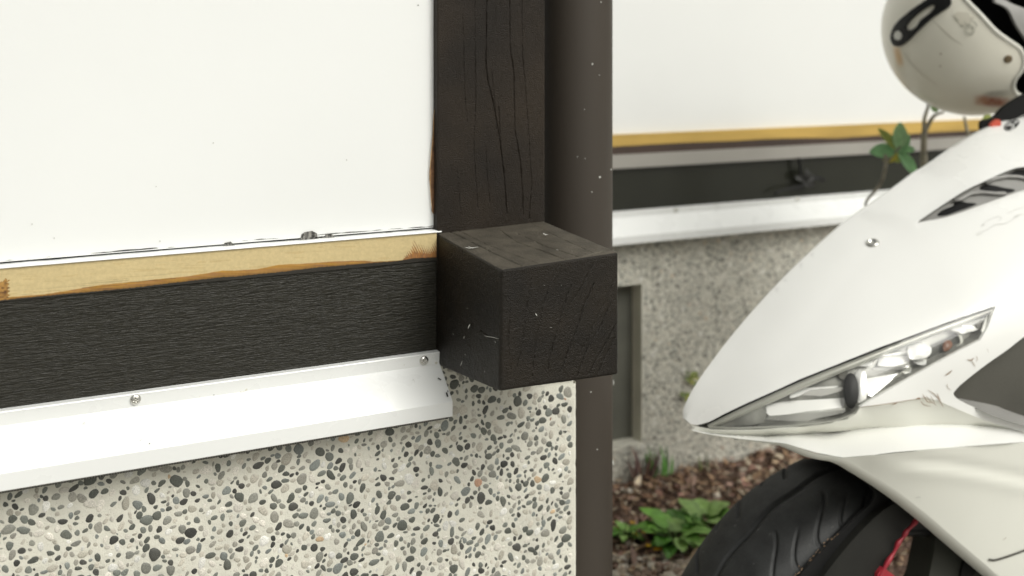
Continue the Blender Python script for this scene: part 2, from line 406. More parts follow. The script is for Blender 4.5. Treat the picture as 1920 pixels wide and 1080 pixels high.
# concrete base: plan with a small chamfer at the outer corner
def prism(plan, z0, z1, tc=0):
    n = len(plan); V = [(x, y, z0) for x, y in plan]+[(x, y, z1) for x, y in plan]
    F = [tuple(range(n))[::-1], tuple(range(n, 2*n))]+[(i, (i+1) % n, n+(i+1) % n, n+i) for i in range(n)]
    return V, F
yc = .862; xc = .5064
SHX0, SHX1, SHZ0 = -.40, .5015, ZC-.64
sheet = bumpy_sheet(SHX0, SHX1, SHZ0, ZP-.001, yc-.0005, .0022)
k_ = (sheet[0][:, 0] > .462) & (sheet[0][:, 2] > ZPR-.002)
sheetV = sheet[0].copy(); sheetV[k_, 2] = np.minimum(sheetV[k_, 2], ZPR-.002)
# ragged chamfered corner, its edge chipped
nz_ = 260; zz = np.linspace(0.02, ZPR-.004, nz_); chip = .0012*np.maximum(0, fbm(zz*160, zz*0, 9, 3)-.5)*4
cv = []
for i, z in enumerate(zz):
    c = .0035+chip[i]
    for (x, y) in ((SHX1-.003, yc-.0004), (xc-c, yc-.0002), (xc-c*.35, yc+c*.3), (xc, yc+c), (xc+.0002, yc+.05), (xc, 1.50)): cv.append((x, y, z))
solid = join([prism([(-1.6, yc), (.4615, yc), (.4615, 1.49), (-1.6, 1.49)], 0, ZP), prism([(.4615, yc+.0006), (xc-.006, yc+.0006), (xc-.001, yc+.006), (xc-.001, 1.49), (.4615, 1.49)], 0, ZPR)])
solid = join([solid, (cv, gridQ(nz_, 6)[:, ::-1].tolist()), (sheetV.tolist(), sheet[1].tolist())])
exc = lambda x, z: (x > .456 and z > ZPR-.007) or x > .4985
plinth('pebble_dash_base', solid, [pebbles(SHX0, .499, SHZ0, ZC-.272, yc-.0006, 11, excl=exc)], fw)

# white panel
YW = .8738; XW = float(onY(817.5, 300, YW)[0]); ZW = ZC-.1545
nx = 200; nzz = 60
gx, gz = np.meshgrid(np.linspace(-1.6, XW, nx), np.linspace(ZW, 2.5, nzz), indexing='ij')
V, F = boxVF(-1.6, XW, YW, YW+.012, ZW, 2.5)
wp = mesh('wall_panel', V, F, M_wall, fw, False)
box('backing_board', (-1.6, XR-.002, .8865, .95, ZP-.001, 2.5), M_dark, fw)
# thin white lip over the strip, dark open joint above it
rr = np.linspace(-.35, XW+.0016, 400)
def lipV():
    V = []
    for x in rr:
        t = .0008+.0003*vn(x*60, 3, 1)
        V += [(x, YW+.004, ZC-.1576), (x, .8655-.0006, ZC-.1576), (x, .8650, ZC-.1576+t*.6), (x, .8668, ZC-.1576+t*1.6), (x, YW+.004, ZC-.1576+t*1.7)]
    return V, gridQ(len(rr), 5).tolist()
V, F = lipV(); mesh('caulk_lip', V, F, M_flash, fw)
def joint(name, f, parts, m, y=YW-.0004):
    V = []; F = []
    for x in np.arange(-.12, XW, .0007):
        h = f(x)
        if h <= 0: continue
        n = len(V); zb = ZW+.0010+.0009*(vn(x*70, 0, 4)-.5); x2 = x+.00072
        V += [(x, y, zb), (x2, y, zb+.0001), (x2, y, zb+h), (x, y, zb+h*.8)]; F.append((n, n+1, n+2, n+3))
    return mesh(name, V, F, m, parts, False)
joint('open_joint', lambda x: max(0, vn(x*45, 1, 2)*.7+vn(x*160, 2, 3)*.5-.42)*.0020*(1.25 if x < .17 else .75), fw, M_dark)
# chipped patches in the render above the strip
def chipcol(px, py):
    v = .05+.24*(vn(px*.55+py*.05, py*.12, 4)**1.2); v = np.where(vn(px*.3, py*.3, 8) > .72, v*.25, v)
    return np.stack([v, v*.97, v*.88], 1)
def chip(pts): patch('chipped_patch', (lambda q: q.mean(0)+(q-q.mean(0))*1.25-np.array([0, 1.5]))(np.array(pts, float)), ysurf(YW-.0008), M_patch, fw, step=1.6, thick=(0, .0006, 0), col=chipcol)
o3 = lambda L: [(440+x/3.6, 400+y/3.6) for x, y in L]
chip(o3([(455, 190), (462, 150), (480, 138), (520, 132), (545, 145), (550, 182), (500, 188)]))
chip(o3([(552, 183), (555, 166), (572, 165), (580, 180), (590, 162), (604, 165), (606, 178), (612, 152), (640, 146), (655, 158), (663, 174), (600, 181)]))
chip([(420, 466), (423, 458), (432, 456), (438, 461), (436, 465)])
chip([(350, 472), (354, 469), (362, 470), (360, 472)])
chip([(719, 440), (726, 437.5), (735, 437.5), (733, 439.5)])
for (px, py) in [(60, 420), (400, 268), (102, 446), (784, 10), (293, 350), (650, 300), (300, 452)]:
    a = rng.uniform(0, 6, 7); patch('wall_speck', [(px+1.6*math.cos(q)*(.6+.4*rng.random()), py+1.4*math.sin(q)) for q in np.sort(a)], ysurf(YW-.0006), M_faint if px != 784 else M_dark, fw, step=2, thick=(0, .0004, 0))

# dark beam
ZBT = ZC-.1765; ZBB = ZC-.2595
nx, nz2 = 700, 90
gx, gz = np.meshgrid(np.linspace(-1.0, XL, nx), np.linspace(ZBB, ZBT, nz2), indexing='ij')
gy = .8676+.0006*(fbm(gx*14, gz*60, 21)-.5)+.0005*(fbm(gx*30+gz*20, gz*330, 22, 2)-.5)
bm_v = np.stack([gx.ravel(), gy.ravel(), gz.ravel()], 1); bq = gridQ(nx, nz2)
V, F = boxVF(-1.6, XL, .869, .8860, ZBB, ZBT)
V2, F2 = join([(V, F), (bm_v, bq.tolist())]); mesh('sill_beam', V2, F2, M_beam, fw)
# stained strip at the top of the beam: tan board, brown stain, black paint carried up from the beam
E1 = np.array([(-40, 562), (0, 558), (83, 551), (130, 544), (167, 537), (194, 533), (250, 528), (305, 522), (347, 518), (417, 507), (440, 507), (482, 504), (523, 496), (579, 493), (620, 490), (676, 488), (704, 490), (745, 488), (762, 486), (790, 482), (821, 481)], float)
E2 = np.array([(-40, 567), (0, 563), (55, 557), (111, 552), (167, 547), (250, 539), (333, 529), (417, 519), (440, 518), (523, 510), (596, 501), (690, 493.5), (718, 491), (745, 489), (773, 484), (821, 481.5)], float)
nx, nz2 = 1100, 74; ZS0 = ZC-.1815; ZS1 = ZC-.1577
gx, gz = np.meshgrid(np.linspace(-.16, XL-.0003, nx), np.linspace(ZS0, ZS1, nz2), indexing='ij')
gy = .8664+.00025*(fbm(gx*200, gz*200, 31)-.5)
P = np.stack([gx.ravel(), gy.ravel(), gz.ravel()], 1); px, py = proj(P)
wig = 1.2*(fbm(px*.12, py*0, 41)-.5)
e1 = np.interp(px, E1[:, 0], E1[:, 1])+wig; e2 = np.interp(px, E2[:, 0], E2[:, 1])+1.6*(fbm(px*.3, py*0, 42)-.5)
tan = np.array([.57, .455, .235]); C = tan[None]*(1+.10*(fbm(px*.02, py*.25, 43)-.5)+.12*(fbm(px*.5, py*.5, 44, 2)-.5))[:, None]
hair = (vn(px*.018, py*.55+px*.02, 45) > .80) & (fbm(px*.05, py*.1, 49) > .45); C[hair] *= np.array([.93, .90, .85])
st = np.clip((py-e1)/1.2, 0, 1)*1.0; sc1 = np.stack([.30+.16*vn(px*.03, py*.5, 46), .145+.10*vn(px*.03, py*.5, 46), .03+.03*vn(px*.05, py*.3, 47)], 1)
dk = np.clip((py-e1)/(np.maximum(e2-e1, .8)), 0, 1)[:, None]; sc1 = sc1*(1-.55*dk**2)
C = C*(1-st[:, None])+sc1*st[:, None]
# light fan-shaped brush hairs over the left half of the strip
th_ = np.clip((py-(e1-14))/14, 0, 1)*(px < 330)*(px > 10)*(vn(px*.012+py*.02, py*.9+px*.07, 48) > .68); C *= (1-.30*th_)[:, None]
# bristle marks near the corner post
bh = np.interp(px, [755, 762, 770, 776, 784, 792, 800, 808, 814, 821], [0, 12, 20, 36, 26, 24, 18, 20, 28, 36])
saw = np.abs(((px-(e1-py)*-.42)*.26+1.3*vn(px*.12, py*0, 51)) % 1-.5)*2
m_ = (py > e1-bh*(.30+.75*saw**1.5)) & (px > 756)
bc = np.stack([.17+.22*vn(px*.6, py*.15, 52), .060+.085*vn(px*.6, py*.15, 52), .012+.02*vn(px*.5, py*.2, 53)], 1)
C[m_] = C[m_]*.12+bc[m_]*.80
# dark brushed blot at the left edge
bl = (px < 15+2.5*vn(py*.4, px*0, 54)+2*np.sin(py*.9)) & (py > 523+5*vn(px*.5, py*0, 55)-px*.25+np.abs(px-9)*.4)
lc = np.stack([.36*vn(px*.2, py*.35, 56)+.08, .21*vn(px*.2, py*.35, 56)+.03, .05*vn(px*.2, py*.35, 56)+.01], 1); C[bl] = lc[bl]
bk = np.clip((py-e2)/.9, 0, 1)[:, None]; C = C*(1-bk)+np.array([.020, .017, .012])*bk
strip_poly = mesh('trim_strip', P, gridQ(nx, nz2), M_strip, fw, True, C)
box('trim_strip_core', (-1.6, XL-.0004, .8672, .8863, ZS0+.0002, ZS1-.0002), M_tan, fw).name = 'trim_core'

# post: visible stretch carved with its drying cracks
o6 = lambda L: np.array([(760+x*.4074, y*.4074) for x, y in L])
cracks = [(o6([(375, -60), (372, 290), (380, 370), (405, 470), (435, 640), (455, 800), (468, 985)]), 1.0, 1.0), (o6([(480, -60), (483, 220), (500, 330), (505, 600), (530, 740), (540, 880), (543, 990)]), .9, .9),
          (o6([(262, 60), (268, 200), (272, 400), (285, 560)]), .6, .5), (o6([(318, -60), (325, 450), (315, 680), (325, 830), (335, 960)]), .6, .55),
          (o6([(535, -60), (540, 260), (555, 420), (570, 650), (582, 830), (570, 1010)]), .6, .6), (o6([(372, 690), (375, 780), (388, 930)]), .5, .5),
          (o6([(240, 790), (246, 880), (256, 990)]), .5, .5), (o6([(398, 330), (412, 470), (420, 600)]), .6, .5), (o6([(430, 490), (434, 560), (440, 690)]), .9, .8)]
def post_face(x0, x1, z0, z1, nx, nz_):
    gx, gz = np.meshgrid(np.linspace(x0, x1, nx), np.linspace(z0, z1, nz_), indexing='ij'); X = gx.ravel(); Zv = gz.ravel()
    px, py = proj(np.stack([X, X*0+YP, Zv], 1)); d = np.zeros(len(X))
    for pl, wd_, dp in cracks:
        xx = np.interp(py, pl[:, 1], pl[:, 0])+.6*(vn(py*.12, py*0, 61)-.5)+.6*(vn(py*.5, py*0, 62)-.5)
        on = (py > pl[0, 1]) & (py < pl[-1, 1]); prof = np.exp(-((px-xx)/(.38*wd_+.35*vn(py*.1, py*0, 63)))**2)
        d = np.maximum(d, np.where(on, prof*dp*(.55+.6*vn(py*.07, py*0, 64)), 0))
    edge = np.minimum(X-x0, x1-X); rnd = np.where(edge < .0016, (.0016-edge)**2/.0032, 0)
    gy = YP+.0026*d+rnd+.0009*(fbm(X*9, Zv*2.5, 65)-.5)+.00035*(fbm(X*420, Zv*260, 66, 2)-.5)
    return np.stack([X, gy, Zv], 1), gridQ(nx, nz_)
a, q = post_face(XL, XR, ZC-.19, ZC+.16, 240, 560)
V, F = join([boxVF(XL+.0003, XR-.0003, YP+.0055, YP+.105, ZC-.262, 2.5), boxVF(XL+.0004, XR-.0004, YP+.001, YP+.0055, ZC+.16, 2.5), (a, q.tolist())])
# side skins of the carved stretch
for xx in (XL, XR):
    V, F = join([(V, F), ([(xx, YP+.0008, ZC-.19), (xx, YP+.09, ZC-.19), (xx, YP+.09, ZC+.16), (xx, YP+.0008, ZC+.16)], [(0, 1, 2, 3)])])
mesh('corner_post', V, F, M_post, fw)
# torn brown paint beside the post
px_l = [(818.5, 196), (814, 214), (812.5, 232), (812, 250), (809.5, 285), (808, 305), (806.5, 318), (806, 335), (808, 352), (808.5, 368), (810, 385), (810, 396), (813, 401), (815.5, 398), (816, 386), (820.5, 384), (820, 376), (822, 368), (819, 360), (820.5, 345), (821, 325), (817, 318), (818, 300), (820, 296), (819, 280), (821, 262), (819, 250), (820.5, 226), (821, 205)]
patch('torn_paint_flake', px_l, ysurf(YW-.0014), M_rust, fw, step=3, thick=(0, .0010, 0))
ribbon('torn_paint_edge', [(818, 190), (813, 214), (811.8, 250), (808, 290), (806, 320), (806.3, 345), (808.5, 380), (811, 400)], ysurf(YW-.0018), 1.3, M_tan, fw)
ribbon('torn_paint_edge', [(817.3, 0), (817, 14), (818, 28), (817.4, 45)], ysurf(YW-.0006), 2.0, M_tan, fw)
ribbon('torn_paint_edge', [(818, 80), (817.4, 112), (818.6, 150), (817.8, 190)], ysurf(YW-.0006), 1.4, M_fleck, fw)

# projecting beam end (tapered block)
YF = .7435
f_ = [onY(940, 505, YF), onY(1161, 472, YF), onY(1161, 703, YF), onY(937, 735, YF)]
b0 = onY(820.5, 435, YP); b1 = onY(1022, 412, YP); b3 = onY(820.5, 690, YP); b2 = np.array([b1[0], YP, b3[2]])
back = [b0+(0, .02, 0), b1+(0, .02, 0), b2+(0, .02, 0), b3+(0, .02, 0)]
def block():
    N = 190; t = np.linspace(0, 1, N); R = .027
    V = []; F = []; n = 0; tag_ = []
    def P(u, v, w):                               # u across, v up, w depth 0=front 1=back
        fr = (f_[3]*((1-u)*(1-v))[..., None]+f_[2]*(u*(1-v))[..., None]+f_[0]*((1-u)*v)[..., None]+f_[1]*(u*v)[..., None])
        bk = (back[3]*((1-u)*(1-v))[..., None]+back[2]*(u*(1-v))[..., None]+back[0]*((1-u)*v)[..., None]+back[1]*(u*v)[..., None])
        return fr*(1-w)[..., None]+bk*w[..., None]
    a, b = np.meshgrid(t, t, indexing='ij'); z = a*0
    faces = [('f', a, b, z, 0), ('k', a, b, z+1, 1), ('l', z, a, b, 0), ('r', z+1, a, b, 1), ('t', a, z+1, b, 0), ('d', a, z, b, 1)]
    for nm, u, v, w, fl in faces:
        U = np.stack([u, v, w], -1); c = np.clip(U, R, 1-R); dlt = U-c; L = np.linalg.norm(dlt, axis=-1, keepdims=True)
        # square the grid onto a softly rounded box
        Q = np.where(L > 1e-9, c+dlt/np.maximum(L, 1e-9)*R, U); Q = np.where(L > R*1.0001, Q, U)
        # bottom edges worn round more strongly
        p = P(Q[..., 0], Q[..., 1], Q[..., 2]).reshape(-1, 3); nn = {'f': (0, -1, 0), 'k': (0, 1, 0), 'l': (-1, 0, 0), 'r': (1, 0, 0), 't': (0, 0, 1), 'd': (0, 0, -1)}[nm]
        ed = np.minimum.reduce([np.minimum(a, 1-a), np.minimum(b, 1-b)]).ravel(); fade = np.clip(ed/.02, 0, 1)
        ppx, ppy = proj(p); s1, s2 = {'f': (p[:, 0], p[:, 2]), 'k': (p[:, 0], p[:, 2]), 'l': (p[:, 1], p[:, 2]), 'r': (p[:, 1], p[:, 2]), 't': (p[:, 0], p[:, 1]), 'd': (p[:, 0], p[:, 1])}[nm]
        h = .0011*(fbm(s1*28, s2*28, 70)-.5)+.00045*(fbm(s1*420, s2*420, 71, 3)-.5)
        Q2 = np.stack([ppx, ppy], 1)
        for pl, wdt, dp in BCR.get(nm, ()):
            near = (ppx > pl[:, 0].min()-6) & (ppx < pl[:, 0].max()+6)
            dd = np.full(len(p), 99.); dd[near] = segdist(Q2[near], pl, False); dd = dd+1.1*(vn(ppx*.25, ppy*.25, 72)-.5)
            h = h-dp*.0018*np.exp(-(dd/wdt)**2)*(.35+.9*vn(ppx*.08, ppy*.08, 73))
        p = p+np.array(nn)*(h*fade)[:, None]
        q = gridQ(N, N); q = q if nm in 'flt' else q
        V.append(p); F.append((q, fl, nm)); 
    out = []; FF = []; n = 0
    for p, (q, fl, nm) in zip(V, F):
        e = np.cross(p[q[0, 1]]-p[q[0, 0]], p[q[0, 3]]-p[q[0, 0]])@np.array({'f': (0, -1, 0), 'k': (0, 1, 0), 'l': (-1, 0, 0), 'r': (1, 0, 0), 't': (0, 0, 1), 'd': (0, 0, -1)}[nm])
        FF.append((q if e > 0 else q[:, ::-1])+n); out.append(p); n += len(p)
    return np.vstack(out), np.vstack(FF)
oz = lambda L: np.array([(760+x/2.7, 360+y/2.7) for x, y in L])
BCR = {'t': [(oz([(215, 195), (300, 235), (450, 310), (590, 370)]), .9, 1.1), (oz([(470, 185), (560, 250), (700, 300), (830, 350)]), .7, .8), (oz([(560, 205), (700, 270), (900, 335)]), .7, .8),
             (oz([(900, 330), (960, 310), (1040, 290)]), .9, 1), (oz([(250, 185), (420, 270), (700, 370)]), .6, .6), (oz([(640, 160), (800, 240), (960, 310)]), .5, .4)],
       'f': [(oz([(955, 465), (900, 590), (870, 690), (830, 790), (790, 900)]), .8, .9), (oz([(1040, 560), (990, 680), (920, 790), (870, 930)]), .8, .8), (oz([(1085, 640), (1030, 740), (960, 860), (930, 920)]), .7, .8),
             (oz([(1060, 740), (1000, 860), (970, 930)]), .7, .8), (oz([(840, 470), (800, 580), (770, 700), (740, 800), (720, 900)]), .7, .7), (oz([(1065, 430), (1010, 560), (930, 720), (880, 830)]), .6, .5),
             (oz([(730, 480), (690, 600), (660, 780), (640, 940)]), .6, .55), (oz([(640, 440), (610, 620), (590, 800), (540, 950)]), .6, .5), (oz([(530, 600), (520, 760), (535, 900)]), .6, .6), (oz([(960, 340), (900, 470), (840, 560)]), .5, .5)],
       'l': [(oz([(380, 700), (420, 730), (480, 745)]), .8, 1), (oz([(200, 240), (330, 300), (470, 380)]), .6, .6), (oz([(400, 480), (480, 520)]), .5, .4)]}
V, F = block(); M_btop = mat('skylit_block_top', (.078, .068, .052), .6, n_scale=60, n_amt=.3, b_scale=1100, b_str=.9, b_dist=.0012, spec=.3, detail=3)  # lighter top colour stands in for sky light on the block's upper face
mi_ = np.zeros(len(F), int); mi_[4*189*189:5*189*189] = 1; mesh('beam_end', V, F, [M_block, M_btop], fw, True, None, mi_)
LS = plane_surf(f_[0], f_[3], b0); TS = plane_surf(f_[0], f_[1], b0)
nicks = [([(322, 690), (327, 678), (332, 668)], 2.0, 'l'), ([(300, 742), (303, 728)], 1.0, 'l'), ([(284, 880), (292, 855)], 1.0, 'l'), ([(312, 590), (322, 588)], .9, 'l'), ([(458, 754), (462, 762)], 2.4, 'l'), ([(405, 727), (450, 735), (478, 742)], .9, 'l'),
         ([(305, 820), (310, 824)], 1.5, 'l'), ([(245, 715), (249, 722)], 1.3, 'l'), ([(404, 905), (407, 912)], 1.5, 'l'), ([(300, 285), (325, 290), (370, 284)], .8, 't'), ([(318, 280), (345, 292)], .6, 't'), ([(697, 214), (712, 222), (722, 220)], 1.3, 't'), ([(765, 297), (775, 300)], 1.6, 't'),
         ([(655, 612), (664, 626)], 1.4, 'f'), ([(730, 683), (738, 686)], 1.4, 'f'), ([(697, 470), (703, 472)], 1.4, 'f'), ([(785, 470), (789, 472)], 1.4, 'f')]
for L, w_, s_ in nicks:
    sf = {'l': LS, 't': TS, 'f': ysurf(YF)}[s_]; off = {'l': (-.0010, -.0004, 0), 't': (0, 0, .0009), 'f': (0, -.0010, 0)}[s_]
    ribbon('nick', dens(oz(L), 2, False), sf, w_, M_fleck, fw, off=off, smooth=False)

# white metal flashing
prof = [(.8672, -.2583), (.8612, -.2586), (.8606, -.2594), (.8611, -.2612), (.8612, -.2688), (.8600, -.2700), (.8352, -.2926), (.8346, -.2936), (.8346, -.3054), (.8352, -.3060), (.8385, -.3062)]
def flashing(x0, x1, dy, parent, nxx=160):
    pr = np.array(prof); d = np.gradient(pr, axis=0); d /= np.linalg.norm(d, axis=1)[:, None]; nn = np.stack([-d[:, 1], d[:, 0]], 1)*.0008
    inn = pr-nn*np.sign((nn@np.array([-1, 0])+1e-6)).mean(); xs = np.linspace(x0, x1, nxx); V = []; k = 2*len(pr)
    ring = np.vstack([pr, inn[::-1]])
    for x in xs:
        w = .0005*(vn(x*9, dy*7, 81)-.5)
        V += [(x, y+dy+w*(1 if i not in (0, k-1) else 0), ZC+z+w*.4) for i, (y, z) in enumerate(ring)]
    F = [(i*k+j, (i+1)*k+j, (i+1)*k+(j+1) % k, i*k+(j+1) % k) for i in range(nxx-1) for j in range(k)]+[tuple(range(k)), tuple((nxx-1)*k+j for j in range(k))[::-1]]
    o = mesh('flashing', V, F, M_flash, parent); o.data.set_sharp_from_angle(angle=math.radians(28)); return o
fl = flashing(-1.4, XL+.0006, 0, fw)
# fine black screen closing the gap beneath the flashing
V, F = boxVF(-1.4, XL-.001, .8400, .8408, ZC-.3090, ZC-.3045); mesh('vent_screen', V, F, M_mesh, fw, False)
V = []; F = []
for x in np.arange(-.15, XL-.004, .0019):
    a = boxVF(x, x+.0004, .8392, .8399, ZC-.3088, ZC-.3062); n = len(V); V += a[0]; F += [tuple(i+n for i in q) for q in a[1]]
for z in (.3069, .3080): a = boxVF(-.15, XL-.004, .83935, .83985, ZC-z-.0002, ZC-z); n = len(V); V += a[0]; F += [tuple(i+n for i in q) for q in a[1]]
mesh('screen_wires', V, F, M_wire, fw, False)
# screws
def screw_mesh(Rr=.0041):
    nr, na = 16, 48; V = [(0, -.0021, 0)]; F = []
    for i in range(1, nr+1):
        r = Rr*i/nr
        for j in range(na):
            t = 2*math.pi*j/na; x, z = r*math.cos(t), r*math.sin(t); h = .0021*math.sqrt(max(0, 1-(r/Rr)**2.2)) if i < nr else -.0006
            c, s = math.cos(.5), math.sin(.5); a, b = abs(x*c+z*s), abs(-x*s+z*c)
            arm = max(math.exp(-(a/.00042)**4)*math.exp(-(b/.0018)**6), math.exp(-(b/.00042)**4)*math.exp(-(a/.0018)**6)); V.append((x, -h+.0011*arm*(i < nr), z))
    F = [(0, 1+(j+1) % na, 1+j) for j in range(na)]+[(1+i*na+j, 1+i*na+(j+1) % na, 1+(i+1)*na+(j+1) % na, 1+(i+1)*na+j) for i in range(nr-1) for j in range(na)]
    me = bpy.data.meshes.new('screw'); me.from_pydata(V, [], F); me.materials.append(M_screw); me.polygons.foreach_set('use_smooth', [True]*len(F)); me.update(); return me
sm = screw_mesh()
def screws(parent, pts, y):
    base = np.array(root_of(parent).location)
    for i, (px, py) in enumerate(pts):
        o = link('screw', sm, parent); o.location = onY(px, py, y)-base; o.rotation_euler = (0, .9*i+.3, 0)
screws(fl, [(254, 749), (795, 676)], .8609)
for L, w_ in [([(786, 696+15), (795, 712)], 0), ]: pass
SLP = plane_surf((0, .8600, ZC-.2700), (1, .8600, ZC-.2700), (0, .8352, ZC-.2926))
for L, w_ in [([(820, 710), (826, 713)], 2), ([(836, 737), (838.5, 745)], 2.6), ([(838, 733), (839, 736)], 1.5), ([(279, 832), (281, 833)], 2.2), ([(400, 741), (401, 742)], 1.6)]:
    ribbon('paint_chip', dens(L, 1.5, False), SLP, w_, M_dark, fl, off=(0, -.0012, .0008), smooth=False, taper=False)
for L in [[(154, 797), (158, 793), (160, 796)], [(260, 827), (264, 826), (266, 820)], [(772, 715), (774, 712), (777, 719)]]: ribbon('scratch', L, SLP, .8, M_faint, fl, off=(0, -.0012, .0008))

# ================================================================== REAR WALL
rw = empty('rear_wall', (1.5, YB, 0), 'set-back white wall with ochre strip, dark beam and white flashing over a pebble-dashed base, behind the scooter', 'wall')
zb = {k: ZC-v for k, v in dict(a=.1375, b=.1565, c=.1690, d=.1905, e=.2595).items()}
RX0, RX1 = .50, 4.2
mesh('wall_panel', *boxVF(RX0, RX1, YB+.010, YB+.03, zb['a'], 2.5), M_wall, rw, False)
# ochre strip with a wavy brown lower edge
xs = np.linspace(RX0, RX1, 900)
def wavy(name, zt, zlo, y0, y1, m, amp, sd_, both=True):
    V = []
    for x in xs:
        w = amp*(fbm(x*5+sd_, 0*x, 91)-.5)*2
        V += [(x, y1, zt), (x, y0, zt), (x, y0, zlo+w), (x, y1, zlo+w)]
    return mesh(name, V, gridQ(len(xs), 4).tolist(), m, rw, False)
wavy('trim_strip', zb['a'], zb['b'], YB+.0005, YB+.02, M_bstrip, .004, 1)
mesh('brown_batten', *boxVF(RX0, RX1, YB+.0015, YB+.018, zb['c'], zb['b']+.006), M_bbrown, rw, False)
mesh('grey_batten', *boxVF(RX0, RX1, YB-.006, YB+.018, zb['d'], zb['c']), M_bgrey, rw, False)
mesh('sill_beam', *boxVF(RX0, RX1, YB+.002, YB+.018, zb['e'], zb['d']), M_bbeam, rw, False)
flashing(RX0, RX1, YB-.8672, rw)
rf = [o for o in rw.children if o.name.startswith('flashing')][0]
screws(rf, [(1268, 393.5), (1495, 373)], YB-.0063)
# base with an underfloor vent opening
VX0, VX1, VZ0, VZ1 = .80, .985, ZC-.632, ZC-.378
zt = ZC-.262
sol = join([boxVF(RX0, VX0, YB, YB+.2, 0, zt), boxVF(VX1, RX1, YB, YB+.2, 0, zt), boxVF(VX0, VX1, YB+.0001, YB+.2, 0, VZ0), boxVF(VX0, VX1, YB+.0001, YB+.2, VZ1, zt)])
shs = []
exb = lambda x, z: VX0-.004 < x < VX1+.004 and VZ0-.004 < z < VZ1+.004
plinth('pebble_dash_base', sol, [pebbles(.76, 1.75, ZC-.72, ZC-.272, YB-.0004, 12, excl=exb, lighten=.32)], rw)
mesh('vent_cover', *join([boxVF(VX0, VX1, YB+.028, YB+.034, VZ0, VZ1)]), M_vent, rw, False)

# ================================================================== DOWNPIPE
pc = np.array([.5565, .951]); pr_ = .0368
dp_ = empty('downpipe', (pc[0], pc[1], 0), 'round brown rainwater downpipe standing in the corner behind the post', 'pipe')
th = np.linspace(0, 2*math.pi, 65)[:-1]; V = []
zl = np.linspace(.0, 2.6, 27)
for z in zl: V += [(pc[0]+pr_*math.cos(a), pc[1]+pr_*math.sin(a), z) for a in th]
F = [(i*64+j, i*64+(j+1) % 64, (i+1)*64+(j+1) % 64, (i+1)*64+j) for i in range(26) for j in range(64)]
mesh('pipe', V, F, M_pipe, dp_)
for z in (1.6, .12): V, F = tubeVF([(pc[0], pc[1], z-.012), (pc[0], pc[1], z+.012)], pr_+.0022, 48); mesh('bracket', V, F, M_pipe, dp_, False)
def cyl(px, py):
    d = ray(px, py)[..., :2]; o = -pc; a = (d**2).sum(-1); b = 2*(d@o); c = o@o-(pr_+.0003)**2; k = (-b-np.sqrt(np.maximum(0, b*b-4*a*c)))/(2*a)
    return CAM+ray(px, py)*k[..., None]
for (px, py, r) in [(1111, 120, 1.5), (1125, 332, 1.6), (1110, 360, 1), (1124, 141, .7), (1146, 318, 1), (1083, 294, .7), (1097, 297, .7), (1127, 4, 1), (1108, 735, 1), (1120, 843, .9), (1096, 205, .6)]:
    a = np.linspace(0, 6.28, 9)[:-1]; patch('paint_fleck', [(px+r*math.cos(q)*(.7+.5*rng.random()), py+r*1.2*math.sin(q)) for q in a], cyl, M_fleck, dp_, step=3, thick=(0, .0002, 0))
for L in [[(1150, 712), (1150.4, 722)], [(1149, 862), (1149.2, 872)]]: ribbon('paint_run', L, cyl, 2, M_fleck, dp_, off=(0, -.0002, 0), smooth=False)

# ================================================================== SCOOTER
YS = .91                                           # its centre plane; it stands parallel to the wall
sct = empty('motor_scooter', (.879, YS, 0), 'white motor scooter with swept clear headlight, nose pointing at the downpipe', 'scooter')
def SS(f, ds=0):
    def g(px, py):
        s = f(px, py)+(ds(px, py) if callable(ds) else ds); return onY(np.ravel(px), np.ravel(py), YS-s)
    return g
SIL = [(1284, 786), (1284, 772), (1290, 755), (1305, 727), (1330, 690), (1370, 637), (1420, 578), (1480, 514), (1540, 458), (1590, 415), (1640, 380), (1688, 347), (1721, 323), (1748, 307), (1793, 276), (1837, 248), (1880, 227), (1925, 204), (1990, 172), (2070, 135)]
SILs = [.0, -.002, -.006, -.014, -.022, -.032, -.04, -.046, -.05, -.052, -.053, -.054, -.055, -.055, -.056, -.056, -.057, -.058, -.058, -.058]
HT = [(1308, 797), (1330, 791), (1360, 775), (1400, 756), (1450, 734), (1500, 711), (1550, 691), (1600, 671), (1650, 651), (1700, 633), (1750, 614), (1800, 596), (1835, 584), (1867, 574)]
HTs = [.012, .022, .034, .046, .060, .070, .081, .090, .098, .105, .112, .118, .122, .125]
HB = [(1860, 592), (1852, 615), (1838, 638), (1800, 657), (1750, 684), (1700, 712), (1650, 741), (1612, 763), (1606, 775), (1590, 785), (1560, 793), (1500, 800), (1440, 804), (1380, 806), (1340, 806), (1318, 803)]
HBs = [.126, .128, .130, .128, .124, .119, .115, .109, .107, .103, .097, .081, .063, .044, .030, .019]
BT = [(1640, 760), (1670, 756), (1700, 751), (1735, 745), (1760, 752), (1790, 765), (1850, 790), (1920, 811), (2000, 833), (2070, 850)]
BTs = [.114, .117, .119, .121, .123, .126, .129, .131, .132, .132]
up_ctrl = [(a, b, s) for (a, b), s in zip(SIL, SILs)]+[(a, b, s) for (a, b), s in zip(HT, HTs)]+[(a, b, s) for (a, b), s in zip(HB, HBs)]+[(a, b, s) for (a, b), s in zip(BT, BTs)]
up_ctrl += [(2060, 650, .142), (1950, 690, .139)]
HTX = HT+[(1960, 545), (2070, 515)]; HTXs = HTs+[.134, .138]
def arcp(P, S, n):
    P = np.array(P, float); L = np.r_[0, np.cumsum(np.linalg.norm(np.diff(P, axis=0), axis=1))]; u = np.linspace(0, L[-1], n)
    return np.interp(u, L, P[:, 0]), np.interp(u, L, P[:, 1]), np.interp(u, L, S)
ax_, ay_, as_ = arcp(SIL, SILs, 26); bx_, by_, bs_ = arcp(HTX, HTXs, 26)
